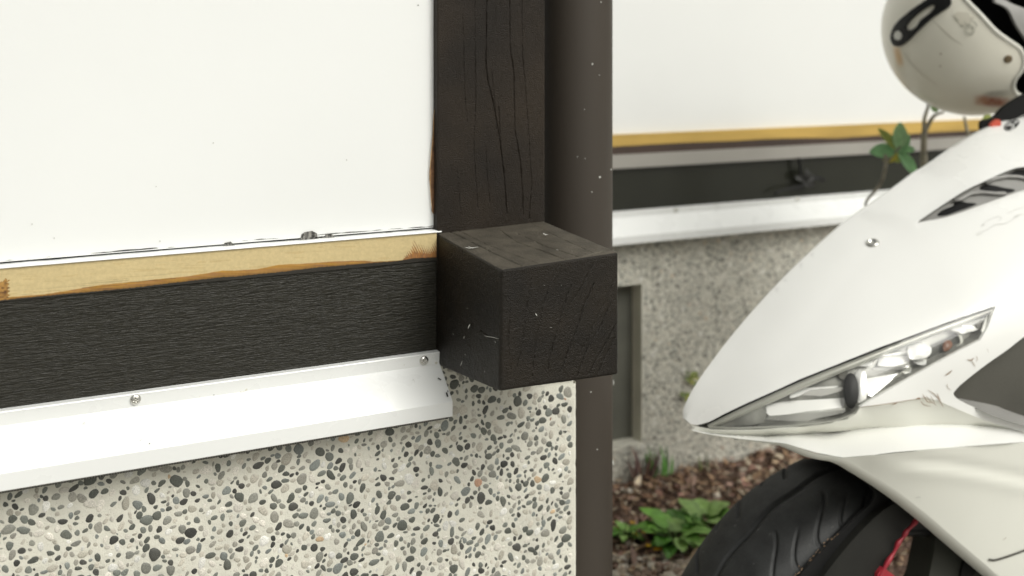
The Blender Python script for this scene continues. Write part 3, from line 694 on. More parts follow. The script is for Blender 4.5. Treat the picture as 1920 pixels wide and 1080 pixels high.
for i in range(1, 26):
    for t_ in (.06, .15, .3, .5, .75): up_ctrl.append((ax_[i]*(1-t_)+bx_[i]*t_, ay_[i]*(1-t_)+by_[i]*t_, as_[i]+(bs_[i]-as_[i])*t_**.75))
fU = TPS(up_ctrl, .6); SU = SS(fU)
VENT = smoothclosed([(1721, 417), (1745, 399), (1775, 379), (1810, 357), (1850, 338), (1885, 322), (1910, 314), (1945, 314), (1985, 330), (1975, 345), (1920, 358), (1880, 372), (1830, 390), (1780, 407), (1745, 414)], 3)
INTK = smoothclosed([(1789, 742), (1793, 730), (1815, 710), (1850, 683), (1890, 655), (1925, 628), (2000, 580), (2060, 560), (2060, 700), (2050, 800), (1990, 815), (1920, 796), (1860, 776), (1812, 757)], 3)
top = list(smoothline(SIL, 4))
poly = top+[(2070, 850)]+BT[::-1][1:]+HB[:8][::-1]+[HT[-1]]+HT[::-1][1:]+[(1296, 796)]
cowl = patch('front_cowl', poly, SU, M_white, sct, step=11, holes=[VENT, INTK], thick=(0, .003, 0))
# rolled far side of the cowl, dropping away from the skyline edge
Pt = SU(np.array([p[0] for p in top]), np.array([p[1] for p in top])); V = []
for dy, dz, dx in ((0, 0, 0), (.010, -.002, .0), (.022, -.009, .003), (.034, -.022, .006), (.048, -.06, .010), (.055, -.15, .012)): V.append(Pt+np.array([dx, dy, dz])*np.clip((np.arange(len(Pt))-6)/45, .02, 1)[:, None])
n = len(Pt); mesh('far_cowl_side', np.vstack(V), gridQ(6, n), M_white, sct)
# vent plate with two louvre mouths
vp = patch('vent_grille', VENT+((VENT-VENT.mean(0))*.04), SS(fU, -.007), M_ventg, sct, step=7, thick=(0, .002, 0))
ov = lambda L: [(1700+x/6.355, 300+y/6.355) for x, y in L]
for L in ([(370, 660), (430, 600), (560, 545), (575, 492), (640, 490), (720, 508), (830, 518), (780, 548), (600, 612), (480, 655)], [(875, 345), (900, 305), (950, 292), (1050, 305), (1160, 330), (1285, 350), (1270, 375), (1170, 395), (1050, 385), (930, 360)], [(1180, 180), (1260, 150), (1330, 120), (1500, 130), (1560, 200), (1420, 205), (1300, 190)]):
    patch('louvre_opening', smoothclosed(ov(L), 3), SS(fU, lambda px, py: -.0062+0*px), M_dk, vp, step=5, thick=(0, .0006, 0))
for L in ([(560, 485), (640, 470), (760, 400), (900, 385), (1060, 400), (1180, 400)], [(940, 275), (1050, 220), (1200, 195), (1330, 200), (1480, 230)]):
    q = np.array(ov(L)); tube('louvre_ridge', SS(fU, -.0035)(q[:, 0], q[:, 1]), .0022, M_ventg, vp)
# side intake panel
ip = patch('side_intake', INTK+(INTK-INTK.mean(0))*.03, SS(fU, -.012), M_grey, sct, step=12, thick=(0, .002, 0))
ipl = SS(TPS([(1789, 742, .112), (1870, 760, .118), (1960, 790, .122), (2050, 810, .122), (1880, 745, .098), (1990, 770, .096), (2060, 760, .09)]))
patch('intake_ledge', smoothclosed([(1797, 748), (1830, 752), (1860, 757), (1885, 768), (1940, 786), (2040, 812), (1980, 812), (1900, 793), (1840, 770)], 3), ipl, M_ventg, ip, step=8, thick=(0, .002, 0))
# lower panels
BT2 = BT[:7]+[(1900, 803.5)]; BT2s = BTs[:7]+[.130]
BTOP = [(1300, 800), (1318, 803), (1340, 807), (1380, 807.5), (1440, 805.5), (1500, 801.5), (1560, 794.5), (1590, 787), (1607, 776), (1613, 765)]+BT2
BTOPs = [.004, .017, .028, .042, .061, .079, .095, .101, .105, .108]+BT2s
CT = [(1300, 806), (1320, 810), (1380, 817), (1440, 819), (1520, 813), (1600, 807), (1700, 800), (1800, 797), (1860, 800), (1900, 804.5), (1950, 819), (2000, 833), (2070, 850)]
CTs = [.003, .012, .036, .056, .079, .092, .103, .114, .123, .1295, .131, .132, .132]
CB = [(1300, 808), (1320, 813), (1380, 822), (1440, 828), (1475, 832), (1530, 849), (1580, 858), (1640, 853), (1700, 846), (1800, 838), (1920, 829), (2000, 838), (2070, 855)]
CBs = [.002, .012, .040, .064, .080, .105, .124, .133, .139, .144, .146, .140, .132]
LB = [(1580, 859), (1620, 880), (1680, 919), (1740, 966), (1800, 1018), (1862, 1071), (1920, 1118), (2000, 1180), (2070, 1230)]
LBs = [.124, .123, .120, .116, .112, .108, .105, .100, .096]
xy = lambda L: (np.array([p[0] for p in L], float), np.array([p[1] for p in L], float))
BTOPs = list(fU(*xy(BTOP)))
CTs = [b-(min(1, max(0, (p[0]-1300)/250))*min(1, max(0, (1930-p[0])/330)))*.020 for b, p in zip(fU(*xy(CT)), CT)]
CBs = [b+(min(1, max(0, (p[0]-1330)/230))*min(1, max(0.2, (2050-p[0])/300)))*.020 for b, p in zip(fU(*xy(CT+CB)[0:2])[len(CT):], CB)]
fB = TPS([(a, b, s) for (a, b), s in zip(BTOP+CT, BTOPs+CTs)]); fC = TPS([(a, b, s) for (a, b), s in zip(CT+CB, CTs+CBs)], .01)
c0 = float(fU(np.array([1700.]), np.array([846.]))[0])
LBs = [np.interp(p[0], [1580, 1700, 2070], [CBs[6]-.002, c0+.002, c0-.012]) for p in LB]
fD = TPS([(a, b, s) for (a, b), s in zip(CB[6:]+LB, CBs[6:]+LBs)], .02)
class _D:
    def __init__(s, f): s.f = f
    def __call__(s, px, py):
        px = np.ravel(px); py = np.ravel(py); c = np.interp(px, [1660, 1780, 1850, 1920, 2070], [861, 870, 882, 896, 925]); t = (py-c)
        return s.f(px, py)-.0022*np.exp(-(t/9)**2)*np.clip((px-1665)/60, 0, 1)+.0015*np.exp(-((t-18)/14)**2)*np.clip((px-1665)/60, 0, 1)
fD = _D(fD)
patch('cowl_underside', BTOP+CT[::-1], SS(fB), M_whitelower, sct, step=9, thick=(0, .003, 0), off=(0, .0006, 0))
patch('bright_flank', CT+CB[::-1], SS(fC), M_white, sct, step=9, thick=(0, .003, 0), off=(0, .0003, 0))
lf = patch('lower_fairing', CB[6:]+[(2070, 1230)]+LB[::-1][1:], SS(fD), M_whitelower, sct, step=10, thick=(0, .003, 0))
# rolled lower lip
edge = smoothline([(1380, 822), (1440, 828), (1475, 832), (1530, 850), (1580, 859), (1620, 880), (1680, 919), (1740, 966), (1800, 1018), (1862, 1071), (1920, 1118), (2000, 1180)], 6)
es = np.where(edge[:, 0] < 1580, fC(edge[:, 0], edge[:, 1]), fD(edge[:, 0], edge[:, 1]))
E0 = onY(edge[:, 0], edge[:, 1], YS-es); nE = len(edge); g_ = np.clip(np.arange(nE)/20, .2, 1)[:, None]
rows = [E0, E0+np.array([-.001, .002, -.0035])*g_, E0+np.array([-.002, .007, -.0065])*g_, E0+np.array([-.002, .016, -.008])*g_, E0+np.array([0, .028, -.006])*g_]
mesh('fairing_lip', np.vstack(rows), gridQ(5, nE)[:, ::-1], M_whitelower, sct)
ribbon('panel_seam', [(1853, 1049), (1866, 1050), (1890, 1043), (1920, 1032), (1960, 1015)], SS(fD, .0006), 4.0, M_grey, lf, taper=False)
ribbon('panel_seam', [(1640, 853), (1680, 848), (1720, 845)], SS(fD, .0006), 1.2, M_grey, lf)
ribbon('panel_seam', [(1612, 764), (1640, 760), (1670, 756), (1700, 751), (1735, 745)], SS(fU, .0006), 1.2, M_scuff, cowl)
# inner parts: fender, structure behind the cowl
WC = np.array([.879, YS, ZC-.695]); WR = .245
def wheelpt(phi, r, s, lean=.06):                  # phi from the top, positive to the front (towards -x)
    up = np.array([0, -math.sin(lean), math.cos(lean)]); la = np.array([0, -math.cos(lean), -math.sin(lean)]); h = np.array([-1, 0, 0])
    phi = np.asarray(phi, float)[..., None]; return WC+r[..., None]*(np.sin(phi)*h+np.cos(phi)*up)+s[..., None]*la
ph = np.radians(np.linspace(10, -100, 40)); V = []  # fender arch, carried past the tyre top to darken it like cowl shade
for s, dr in ((-.085, -.12), (-.085, 0), (-.06, .012), (0, .018), (.055, .012), (.078, 0)):
    V.append(wheelpt(ph, np.full(40, WR+.008+dr), np.full(40, s)))
n = 40
V2 = [v.copy() for v in V]
inf = mesh('inner_fender', np.vstack(V[1:]), gridQ(5, n), M_dk, sct); 
sh = [(1470, 840), (1500, 842), (1560, 862), (1640, 905), (1700, 945), (1745, 980)]
box('steering_stem', (1.10, 1.14, YS-.02, YS+.02, ZC-.55, ZC-.20), M_dk, sct)
box('frame_panel', (1.15, 1.17, YS-.05, YS+.05, ZC-.45, ZC-.22), M_dk, sct)
# front wheel
whl = bpy.data.objects.new('front_wheel', None); sc.collection.objects.link(whl); whl.parent = sct
nph, nv = 1700, 150
pv = np.linspace(-1, 1, nv); ang_ = pv*math.radians(112)
PH, VV = np.meshgrid(np.linspace(0, 2*math.pi, nph+1)[:-1], pv, indexing='ij')
W2 = .064
a_ = np.abs(VV)*math.radians(118)
lat = np.sign(VV)*W2*np.sin(np.minimum(a_, math.pi/2))*1.0; lat = np.where(a_ > math.pi/2, np.sign(VV)*W2*(1-.22*(a_-math.pi/2)/math.radians(28)), lat)
rad = WR-.040*(1-np.cos(np.minimum(a_, math.pi/2)))**1.45; rad = np.where(a_ > math.pi/2, WR-.040-.020*(a_-math.pi/2)/math.radians(28), rad)
arc = np.abs(VV)                                   # tread pattern: centre groove and swept sipes
cg = np.exp(-((VV-.012*np.sin(PH*22))/.022)**4)*.0028
NS = 44; u = PH*NS/(2*math.pi)
cur = u+np.where(VV > 0, -.9*np.maximum(arc-.12, 0)+.5*np.sin(arc*9), 2.6*np.maximum(arc-.12, 0))
fr_ = (cur % 1)-.5
per = np.floor(cur) % 2; sip = np.exp(-(fr_/.065)**4)*np.clip((arc-np.where(per == 0, .16, .30))/.05, 0, 1)*np.clip((.62-arc)/.08, 0, 1)
sip2 = sip*0
rad = rad-np.maximum(cg, .0028*np.maximum(sip, sip2*.8))
P = wheelpt(PH.ravel(), rad.ravel(), lat.ravel())
q = gridQ(nph, nv); last = np.stack([(nph-1)*nv+np.arange(nv-1), np.arange(nv-1), np.arange(nv-1)+1, (nph-1)*nv+np.arange(nv-1)+1], 1)
mesh('tyre', P, np.vstack([q, last])[:, ::-1], M_tyre, whl)
def ring(name, prof, m, parent, nn=96):
    V = []; k = len(prof)
    for a in np.linspace(0, 2*math.pi, nn+1)[:-1]:
        V.append(wheelpt(np.full(k, a), np.array([p[0] for p in prof]), np.array([p[1] for p in prof])))
    F = [(i*k+j, ((i+1) % nn)*k+j, ((i+1) % nn)*k+(j+1) % k, i*k+(j+1) % k) for i in range(nn) for j in range(k)]
    return mesh(name, np.vstack(V), F, m, parent)
ring('rim', [(.190, .052), (.186, .054), (.180, .048), (.176, .030), (.175, -.030), (.180, -.050), (.190, -.052), (.184, -.03), (.183, .03)], M_wheel, whl)
ring('hub', [(.030, .045), (.030, -.045), (.012, -.045), (.012, .045)], M_wheel, whl, 32)
for k in range(5):
    a = math.radians(72*k+20); p0 = wheelpt(np.array([a]), np.array([.028]), np.array([.0]))[0]; p1 = wheelpt(np.array([a+.12]), np.array([.178]), np.array([.01]))[0]
    tube('spoke', [p0, p0*.5+p1*.5, p1], [.014, .010, .013], M_wheel, whl, 8)
# fork leg cover beside the wheel
def sp(L, s): return onY(np.array([a for a, b in L], float), np.array([b for a, b in L], float), YS-s)
patch('fork_cover', [(1757, 968), (1763, 960), (1900, 1050), (1960, 1130), (1800, 1300), (1640, 1300), (1690, 1200), (1740, 1090), (1752, 1030)], SS(TPS([(1757, 968, .066), (1900, 1050, .072), (1700, 1200, .078), (1800, 1300, .078), (1830, 1100, .082)])), M_fork, sct, step=16, thick=(0, .03, 0))
patch('fork_slot', [(1815, 1022), (1832, 1042), (1833, 1060), (1815, 1110), (1795, 1110), (1805, 1060)], SS(TPS([(1757, 968, .066), (1900, 1050, .072), (1700, 1200, .078), (1800, 1300, .078), (1830, 1100, .082)]), .002), M_dk, sct, step=8, thick=(0, .002, 0))
SH = SS(TPS([(1530, 1090, .086), (1640, 1090, .090), (1735, 945, .084), (1600, 1000, .088), (1660, 1030, .089)]))
patch('wheel_hugger', smoothclosed([(1520, 1120), (1545, 1080), (1580, 1035), (1625, 985), (1675, 945), (1745, 925), (1748, 958), (1712, 985), (1690, 1012), (1662, 1056), (1645, 1085), (1630, 1120)], 3), SH, M_hug, sct, step=8, thick=(0, .012, 0))
patch('wheel_shade_sheet', smoothclosed([(1478, 1130), (1497, 1085), (1530, 1045), (1572, 1003), (1610, 965), (1640, 935), (1632, 912), (1600, 885), (1575, 862), (1600, 866), (1660, 902), (1700, 930), (1752, 972), (1745, 985), (1700, 975), (1650, 1010), (1600, 1050), (1560, 1130)], 3), SS(TPS([(1490, 1090, .078), (1640, 1090, .084), (1735, 945, .078), (1590, 880, .072), (1600, 1000, .080)])), M_dk, sct, step=9, thick=(0, .003, 0))  # added black sheet over the tyre sidewall, standing in for the cowl's shadow
for i in range(26):
    t_ = rng.random(); x_ = 1488+t_*78+rng.normal(0, 2.5); y_ = 1082-t_*82+rng.normal(0, 2.5)
    ribbon('mud_spatter', dens([(x_, y_), (x_+rng.uniform(1, 4), y_-rng.uniform(1, 4))], 1, False), SS(lambda a, b: np.full(np.size(a), .0865)), rng.uniform(.6, 1.6), M_scuff, whl, smooth=False)
hp = smoothline([(1638, 1120), (1650, 1082), (1663, 1056), (1676, 1036), (1684, 1018), (1693, 1008), (1700, 996), (1712, 984), (1722, 972), (1742, 960)], 4)
hv = onY(hp[:, 0], hp[:, 1], YS-.094); tube('red_guard_edge', hv, .0022+.0006*np.sin(np.arange(len(hp))*.9), M_red, sct, 8)
patch('red_guard_tab', [(1640, 1120), (1646, 1076), (1656, 1064), (1670, 1074), (1682, 1084), (1684, 1120)], SS(lambda a, b: np.full(np.size(a), .094)), M_red, sct, step=8, thick=(0, .004, 0))
# headlight
hl = bpy.data.objects.new('headlight', None); sc.collection.objects.link(hl); hl.parent = sct
HLP = HT+HB
def inset(poly, d):
    P = np.array(poly, float); c = P.mean(0); return P+(c-P)/np.linalg.norm(c-P, axis=1)[:, None]*d
patch('lens', HLP, SS(fU, -.0008), M_glass, hl, step=12, thick=None)
ch = patch('housing', np.array(HLP)+0, SS(fU, -.001), M_chamber, hl, step=12, thick=(0, .004, 0), off=(0, .014, 0))
Pb = dens(HLP, 8); A = SS(fU, -.0005)(Pb[:, 0], Pb[:, 1]); n = len(Pb)
mesh('housing_wall', np.vstack([A+(0, .001, 0), A+(0, .017, 0)]), [(i, (i+1) % n, n+(i+1) % n, n+i) for i in range(n)], M_chamber, hl)
# bezel rails along the top and the bottom of the lens
def rail(name, line, w, ds, m, parent, bow=.003):
    P = smoothline(line, 5); T = np.gradient(P, axis=0); T /= np.linalg.norm(T, axis=1)[:, None]; N = np.stack([-T[:, 1], T[:, 0]], 1); rows = []
    u = np.linspace(0, 1, len(P)); ww = np.interp(u, np.linspace(0, 1, len(w)), w)
    for j in range(7):
        t = j/6; Q = P+N*(ww*t)[:, None]; rows.append(SS(fU, ds+bow*math.sin(math.pi*t))(Q[:, 0], Q[:, 1]))
    return mesh(name, np.vstack(rows), gridQ(7, len(P)), m, parent)
RB=.5
rail('upper_bezel', [(1325, 795), (1360, 777), (1400, 758), (1500, 713), (1600, 673), (1700, 635), (1800, 598), (1860, 578)], [10, 15, 17, 17, 16, 12, 12, 7], -.004, M_silver, hl)
rail('upper_bezel_groove', [(1330, 791.5), (1400, 757), (1500, 712), (1600, 672), (1700, 634), (1800, 597), (1864, 576)], [3, 3, 3, 3, 2.5, 3, 3], -.003, M_dk, hl, .0005)
rail('lower_bezel', [(1330, 799), (1380, 801), (1440, 799), (1500, 795), (1560, 788), (1597, 775), (1608, 762)], [5, 5, 5, 5, 5, 5, 4], -.003, M_silver, hl, .0015)
rail('lower_bezel_edge', [(1645, 738), (1700, 708), (1750, 680), (1800, 653), (1832, 636)], [4, 4, 4, 4, 4], -.003, M_silver, hl, .001)
zA = lambda L: [(1420+x/6, 640+y/6) for x, y in L]; zB = lambda L: [(1640+x/6.75, 560+y/6.75) for x, y in L]
def facet(poly, d0, d1, m=M_chrome, name='reflector', bow=0.0, st=5, sm=3):
    P = smoothclosed(poly, sm) if sm else np.array(poly, float); y0, y1 = P[:, 1].min(), P[:, 1].max(); x0, x1 = P[:, 0].min(), P[:, 0].max()
    def ds(px, py):
        t = np.clip((np.ravel(py)-y0)/(y1-y0), 0, 1)
        u = np.clip((np.ravel(px)-x0)/(x1-x0), 0, 1); return .45*(d0+(d1-d0)*t)+.5*bow*np.sin(math.pi*t)*np.sin(math.pi*np.clip(u, .1, .9))
    return patch(name, P, SS(fU, ds), m, hl, step=st, thick=(0, .0012, 0))
facet(zA([(118, 715), (560, 655), (780, 622), (960, 560), (985, 640), (975, 720), (930, 750), (560, 790), (140, 838)]), -.026, -.008, M_whiterefl, sm=2)
facet(zA([(118, 838), (560, 795), (930, 752), (990, 760), (960, 810), (700, 860), (500, 900), (150, 915)]), -.009, -.022, sm=2)
facet(zA([(370, 640), (420, 560), (620, 450), (860, 370), (910, 400), (915, 490), (860, 525), (600, 550), (480, 610)]), -.028, -.010, M_whiterefl, sm=2)
facet(zA([(480, 615), (600, 555), (860, 530), (960, 520), (960, 550), (780, 605), (560, 640), (400, 670)]), -.012, -.024, sm=2)
facet(zA([(80, 720), (110, 700), (380, 640), (360, 600), (300, 600), (120, 680)]), -.02, -.02, M_silver, sm=2)
facet(zA([(905, 365), (1010, 320), (1010, 400), (960, 430), (925, 410)]), -.012, -.012, M_grey, 'shroud', sm=2)
a = np.linspace(0, 2*math.pi, 25)[:-1]
facet([(1596.3+13.2*math.cos(q), 733+33.5*math.sin(q)) for q in a], -.010, -.004, M_dk, 'divider', .003, sm=0)
facet(zA([(1100, 360), (1140, 290), (1180, 290), (1215, 350), (1240, 500), (1240, 610), (1190, 690), (1140, 740), (1135, 500)]), -.020, -.010, bow=.004)
facet(zA([(1225, 345), (1400, 325), (1580, 335), (1590, 430), (1560, 475), (1350, 605), (1250, 612), (1240, 500)]), -.028, -.008, M_whiterefl, sm=2)
facet(zA([(1130, 250), (1230, 200), (1300, 190), (1290, 270), (1150, 280)]), -.020, -.010, M_whiterefl, sm=2)
facet(zA([(1240, 640), (1330, 605), (1400, 560), (1560, 480), (1580, 490), (1400, 600), (1210, 690)]), -.012, -.014, M_grey, 'shroud', sm=2)
facet(zB([(50, 830), (100, 730), (390, 695), (430, 760), (430, 810), (240, 860), (60, 850)]), -.026, -.010, M_whiterefl, sm=2)
facet(zB([(0, 870), (240, 865), (430, 820), (440, 870), (300, 900), (0, 905)]), -.010, -.022, sm=2)
facet(zB([(60, 720), (110, 715), (390, 660), (420, 680), (390, 690), (120, 735)]), -.008, -.020, sm=2)
facet(zB([(430, 620), (470, 550), (580, 535), (680, 580), (722, 650), (690, 720), (600, 760), (450, 760)]), -.026, -.006, M_whiterefl, bow=.010)
facet(zB([(505, 785), (660, 775), (672, 820), (600, 842), (520, 822)]), -.022, -.010, M_whiterefl)
facet(zB([(370, 935), (460, 880), (490, 900), (470, 930), (390, 950)]), -.022, -.010)
facet(zB([(250, 1000), (440, 870), (450, 905), (300, 1010), (250, 1040)]), -.010, -.022, M_silver)
facet(zB([(500, 525), (590, 488), (605, 500), (598, 530)]), -.022, -.012, sm=2); facet(zB([(260, 650), (440, 530), (455, 560), (380, 640)]), -.022, -.012, sm=2)
facet(zB([(598, 490), (760, 430), (940, 395), (1040, 450), (1080, 560), (960, 650), (680, 800), (700, 720), (725, 650), (685, 580), (600, 540)]), -.024, -.022, M_fork, 'lamp_recess', sm=2)
facet(zB([(870, 600), (900, 540), (960, 530), (985, 590), (940, 650), (880, 665)]), -.018, -.014, M_amber, 'bulb', .004)
for L in ([(700, 545), (760, 560), (790, 650)], [(760, 430), (800, 520), (860, 580), (930, 500)], [(730, 600), (820, 575), (870, 580)]):
    q = np.array(zB(L)); tube('bulb_wire', SS(fU, -.014)(q[:, 0], q[:, 1]), .0009, M_silver, hl, 6)
ribbon('lamp_ring', zB([(925, 390), (1040, 420), (1092, 500), (1090, 570), (1040, 610)]), SS(fU, -.008), 5, M_silver, hl, taper=False)
facet(zB([(930, 380), (1090, 335), (1290, 350), (1300, 395), (1180, 425), (1110, 450), (1060, 420)]), -.018, -.006, M_whiterefl, sm=2)
facet(zB([(1220, 265), (1440, 180), (1440, 230), (1260, 262)]), -.014, -.012, M_fork, 'shroud', sm=2)
facet(zB([(1280, 335), (1390, 305), (1370, 370), (1320, 400)]), -.014, -.012, M_grey, 'shroud', sm=2)
facet(zB([(1445, 185), (1475, 170), (1500, 200), (1440, 320), (1385, 420), (1355, 405)]), -.010, -.004, M_white, 'lens_rim', sm=2)
facet(zB([(1110, 330), (1430, 235), (1420, 262), (1290, 330), (1150, 350)]), -.008, -.018, sm=2)
for i in range(9):
    x = 290+i*18; y = 1010-i*9; ribbon('reflector_rib', zB([(x, y), (x+40, y+22)]), SS(fU, -.006), 1.1, M_silver, hl, smooth=False)
# tip of the lamp: smoky textured plastic
facet([(1322, 798), (1365, 776), (1418, 757), (1436, 762), (1432, 792), (1380, 799)], -.010, -.012, M_chamber, 'tip_insert', .001, sm=2)
for L in ([(1348, 792), (1395, 778), (1440, 762)], [(1352, 797), (1400, 790), (1436, 786)], [(1362, 786), (1369, 790), (1374, 787)]): ribbon('tip_line', L, SS(fU, -.006), 1.6, M_silver, hl)
# bolt, emblem, scuffs, faded script
q = SU(np.array([1636.]), np.array([456.]))[0]
def disc(name, c, n_, r, h, m, parent, prof=((1, 0), (1, .4), (.8, .8), (.4, 1), (0, 1))):
    n_ = np.array(n_, float); n_ /= np.linalg.norm(n_); a = np.cross(n_, (0, 0, 1.)); a /= np.linalg.norm(a); b = np.cross(n_, a); V = []; N = 28
    for f, hh in prof: V += [c+a*r*f*math.cos(t)+b*r*f*math.sin(t)+n_*h*hh for t in np.linspace(0, 2*math.pi, N+1)[:-1]]
    k = len(prof); return mesh(name, V, [(i*N+j, i*N+(j+1) % N, (i+1)*N+(j+1) % N, (i+1)*N+j) for i in range(k-1) for j in range(N)], m, parent)
def nrm(surf, px, py, e=3.):
    a = surf(np.array([px-e, px+e, px, px]), np.array([py, py, py-e, py+e])); v = np.cross(a[1]-a[0], a[3]-a[2]); v /= np.linalg.norm(v); return v if v@(CAM-a[0]) > 0 else -v
nv_ = nrm(SU, 1636, 456)
disc('cowl_bolt', q, nv_, .0072, .003, M_screw, sct, ((1, 0), (1, .4), (.8, .8), (.55, .85), (.5, .2), (0, .2)))
ea = np.linspace(0, 2*math.pi, 33)[:-1]; rr_ = math.radians(-33)
EL = lambda f, cx=1896, cy=234, A=16, B=8.3: [(cx+f*(A*math.cos(t)*math.cos(rr_)-B*math.sin(t)*math.sin(rr_)), cy+f*(A*math.cos(t)*math.sin(rr_)+B*math.sin(t)*math.cos(rr_))) for t in ea]
em = patch('emblem', EL(1.0), SU, M_dk, sct, step=4, thick=(0, .001, 0), off=(0, -.0012, 0))
def epx(x, y): return (1896+16*x*math.cos(rr_)-8.3*y*math.sin(rr_), 234+16*x*math.sin(rr_)+8.3*y*math.cos(rr_))
for k in range(3):
    t0 = math.pi/2+k*2*math.pi/3+.35; c, s = math.cos(t0), math.sin(t0)
    R2 = lambda x, y: epx(x*c-y*s, x*s+y*c)
    ribbon('emblem_fork', dens([R2(0, 0), R2(.34, 0)], 1, False), SU, 1.5, M_white, em, off=(0, -.0026, .0004), smooth=False, taper=False)
    for o in (-.17, 0, .17): ribbon('emblem_fork', dens([R2(.34, o), R2(.82, o)], 1, False), SU, .9, M_white, em, off=(0, -.0026, .0004), smooth=False, taper=False)
    ribbon('emblem_fork', dens([R2(.34, -.2), R2(.34, .2)], 1, False), SU, .9, M_white, em, off=(0, -.0026, .0004), smooth=False, taper=False)
ribbon('emblem_ring', EL(.93)+EL(.93)[:1], SU, .8, M_white, em, off=(0, -.0026, .0004), taper=False)
ow = lambda L: [(1640+x/4.5, 640+y/4.5) for x, y in L]
for L, w_ in [([(400, 445), (420, 480), (440, 510), (480, 520)], 1.6), ([(445, 410), (490, 440), (530, 480), (545, 520)], 1.4), ([(430, 460), (460, 500), (520, 545)], 1.2), ([(520, 435), (535, 470), (560, 530), (575, 555)], 1.4), ([(380, 500), (410, 535), (470, 550)], 1.5), ([(465, 455), (490, 500), (505, 540)], 1.0),
              ([(590, 290), (620, 270), (648, 245)], 2.4), ([(775, 155), (810, 160), (830, 140)], 2.0), ([(810, 160), (830, 190), (845, 215)], 1.2), ([(605, 355), (612, 390), (640, 415)], .9), ([(945, 65), (955, 95)], 1.2), ([(850, 120), (862, 150), (850, 170)], .8), ([(340, 490), (370, 480), (372, 495)], 3.0), ([(140, 535), (185, 520)], 2.2)]:
    ribbon('scuff_mark', ow(L), SU, w_, M_scuff, cowl, off=(0, -.0008, .0002))
ribbon('scuff_mark', [(1880, 1012), (1886, 1008)], SS(fD), 1.6, M_scuff, lf, smooth=False)
ribbon('scuff_mark', [(1716, 933), (1726, 932)], SS(fD), 1.2, M_faint, lf, smooth=False)
for L, w_ in [([(820, 895), (840, 870), (900, 850), (960, 830), (1000, 800), (1060, 770), (1150, 760), (1240, 720), (1300, 680), (1390, 650)], 1.0), ([(880, 800), (900, 770), (925, 785)], 1.5), ([(890, 780), (940, 735), (1010, 700), (1080, 675), (1120, 690), (1100, 715), (1075, 735)], .9), ([(1180, 640), (1260, 610), (1330, 580), (1400, 565)], .8), ([(1260, 690), (1310, 665), (1370, 635)], 1.4), ([(820, 895), (850, 890), (905, 870)], 1.2)]:
    ribbon('faded_script', ov(L), SU, w_, M_faint, cowl, off=(0, -.0007, .0002))
# handlebar and column above, out of the frame
tube('handlebar', [(1.07, YS-.32, ZC+.12), (1.05, YS-.15, ZC+.10), (1.05, YS+.15, ZC+.10), (1.07, YS+.30, ZC+.12)], .014, M_dk, sct)

# ================================================================== HELMET
HK = 1.52; hc = onK(1822, 55, HK); HR = 162*HK/FPX*.996
hm = empty('helmet', hc-np.array([0, 0, HR]), 'off-white open-face helmet with black slotted visor clip, hanging above the scooter nose', 'helmet')
def sphere(dr=0):
    def f(px, py):
        d = ray(np.ravel(px), np.ravel(py)); o = CAM-hc; a = (d**2).sum(1); b = 2*(d@o); c = o@o-(HR+dr)**2; D = b*b-4*a*c
        k = np.where(D > 0, (-b-np.sqrt(np.maximum(D, 0)))/(2*a), -b/(2*a)); return CAM+d*k[:, None]
    return f
OPEN = smoothclosed([(1811, 0), (1837, 27), (1867, 59), (1896, 80), (1912, 92), (1919, 112), (1914, 132), (1903, 147), (1899, 163), (1907, 177), (1925, 181), (1950, 172), (1990, 120), (2005, 60), (1985, -10), (1950, -70), (1890, -105), (1830, -100), (1795, -60), (1795, -25)], 4)
def shell(name, R_, m, colf=None, cut=True, front=True):
    nu, nv2 = 240, 160; U, Vv = np.meshgrid(np.linspace(0, 2*math.pi, nu+1)[:-1], np.linspace(.001, math.pi-.001, nv2), indexing='ij')
    P = hc+R_*np.stack([np.cos(U)*np.sin(Vv), np.sin(U)*np.sin(Vv), np.cos(Vv)], -1).reshape(-1, 3)
    q = np.vstack([gridQ(nu, nv2), np.stack([(nu-1)*nv2+np.arange(nv2-1), np.arange(nv2-1), np.arange(nv2-1)+1, (nu-1)*nv2+np.arange(nv2-1)+1], 1)])
    C = P[q].mean(1); px, py = proj(C); fr = ((CAM-C)*(C-hc)).sum(1) > 0
    if cut: q = q[~(inside(np.stack([px, py], 1), OPEN) & fr)]
    col = None
    if colf is not None: ax, ay = proj(P); col = colf(ax, ay)
    return mesh(name, P, q[:, ::-1], m, hm, True, col)
def hcol(px, py):
    c = np.ones((len(px), 3))*np.array([.80, .775, .67]); c *= (1+.06*(fbm(px*.02, py*.02, 101)-.5))[:, None]
    def blob(cx, cy, rx, ry, a, col, amt):
        nonlocal c
        x = (px-cx)*math.cos(a)+(py-cy)*math.sin(a); y = -(px-cx)*math.sin(a)+(py-cy)*math.cos(a); w = np.exp(-((x/rx)**4+(y/ry)**4))*amt*(.6+.8*fbm(px*.15, py*.15, 102)); w = np.clip(w, 0, 1)[:, None]; c = c*(1-w)+np.array(col)*w
    blob(1684, 104, 7, 20, -.25, (.62, .40, .18), .8); blob(1862, 190, 30, 10, .10, (.30, .09, .04), .95); blob(1868, 176, 24, 6, -.1, (.20, .19, .15), .6); blob(1840, 188, 12, 8, 0, (.50, .26, .14), .5)
    return c
shell('shell', HR, M_helmet, hcol); shell('liner', HR-.006, M_dk)
Q = OPEN; pr2 = sphere(0)(Q[:, 0], Q[:, 1]); keep = np.linalg.norm(Q-np.array([1822, 55]), axis=1) < 160
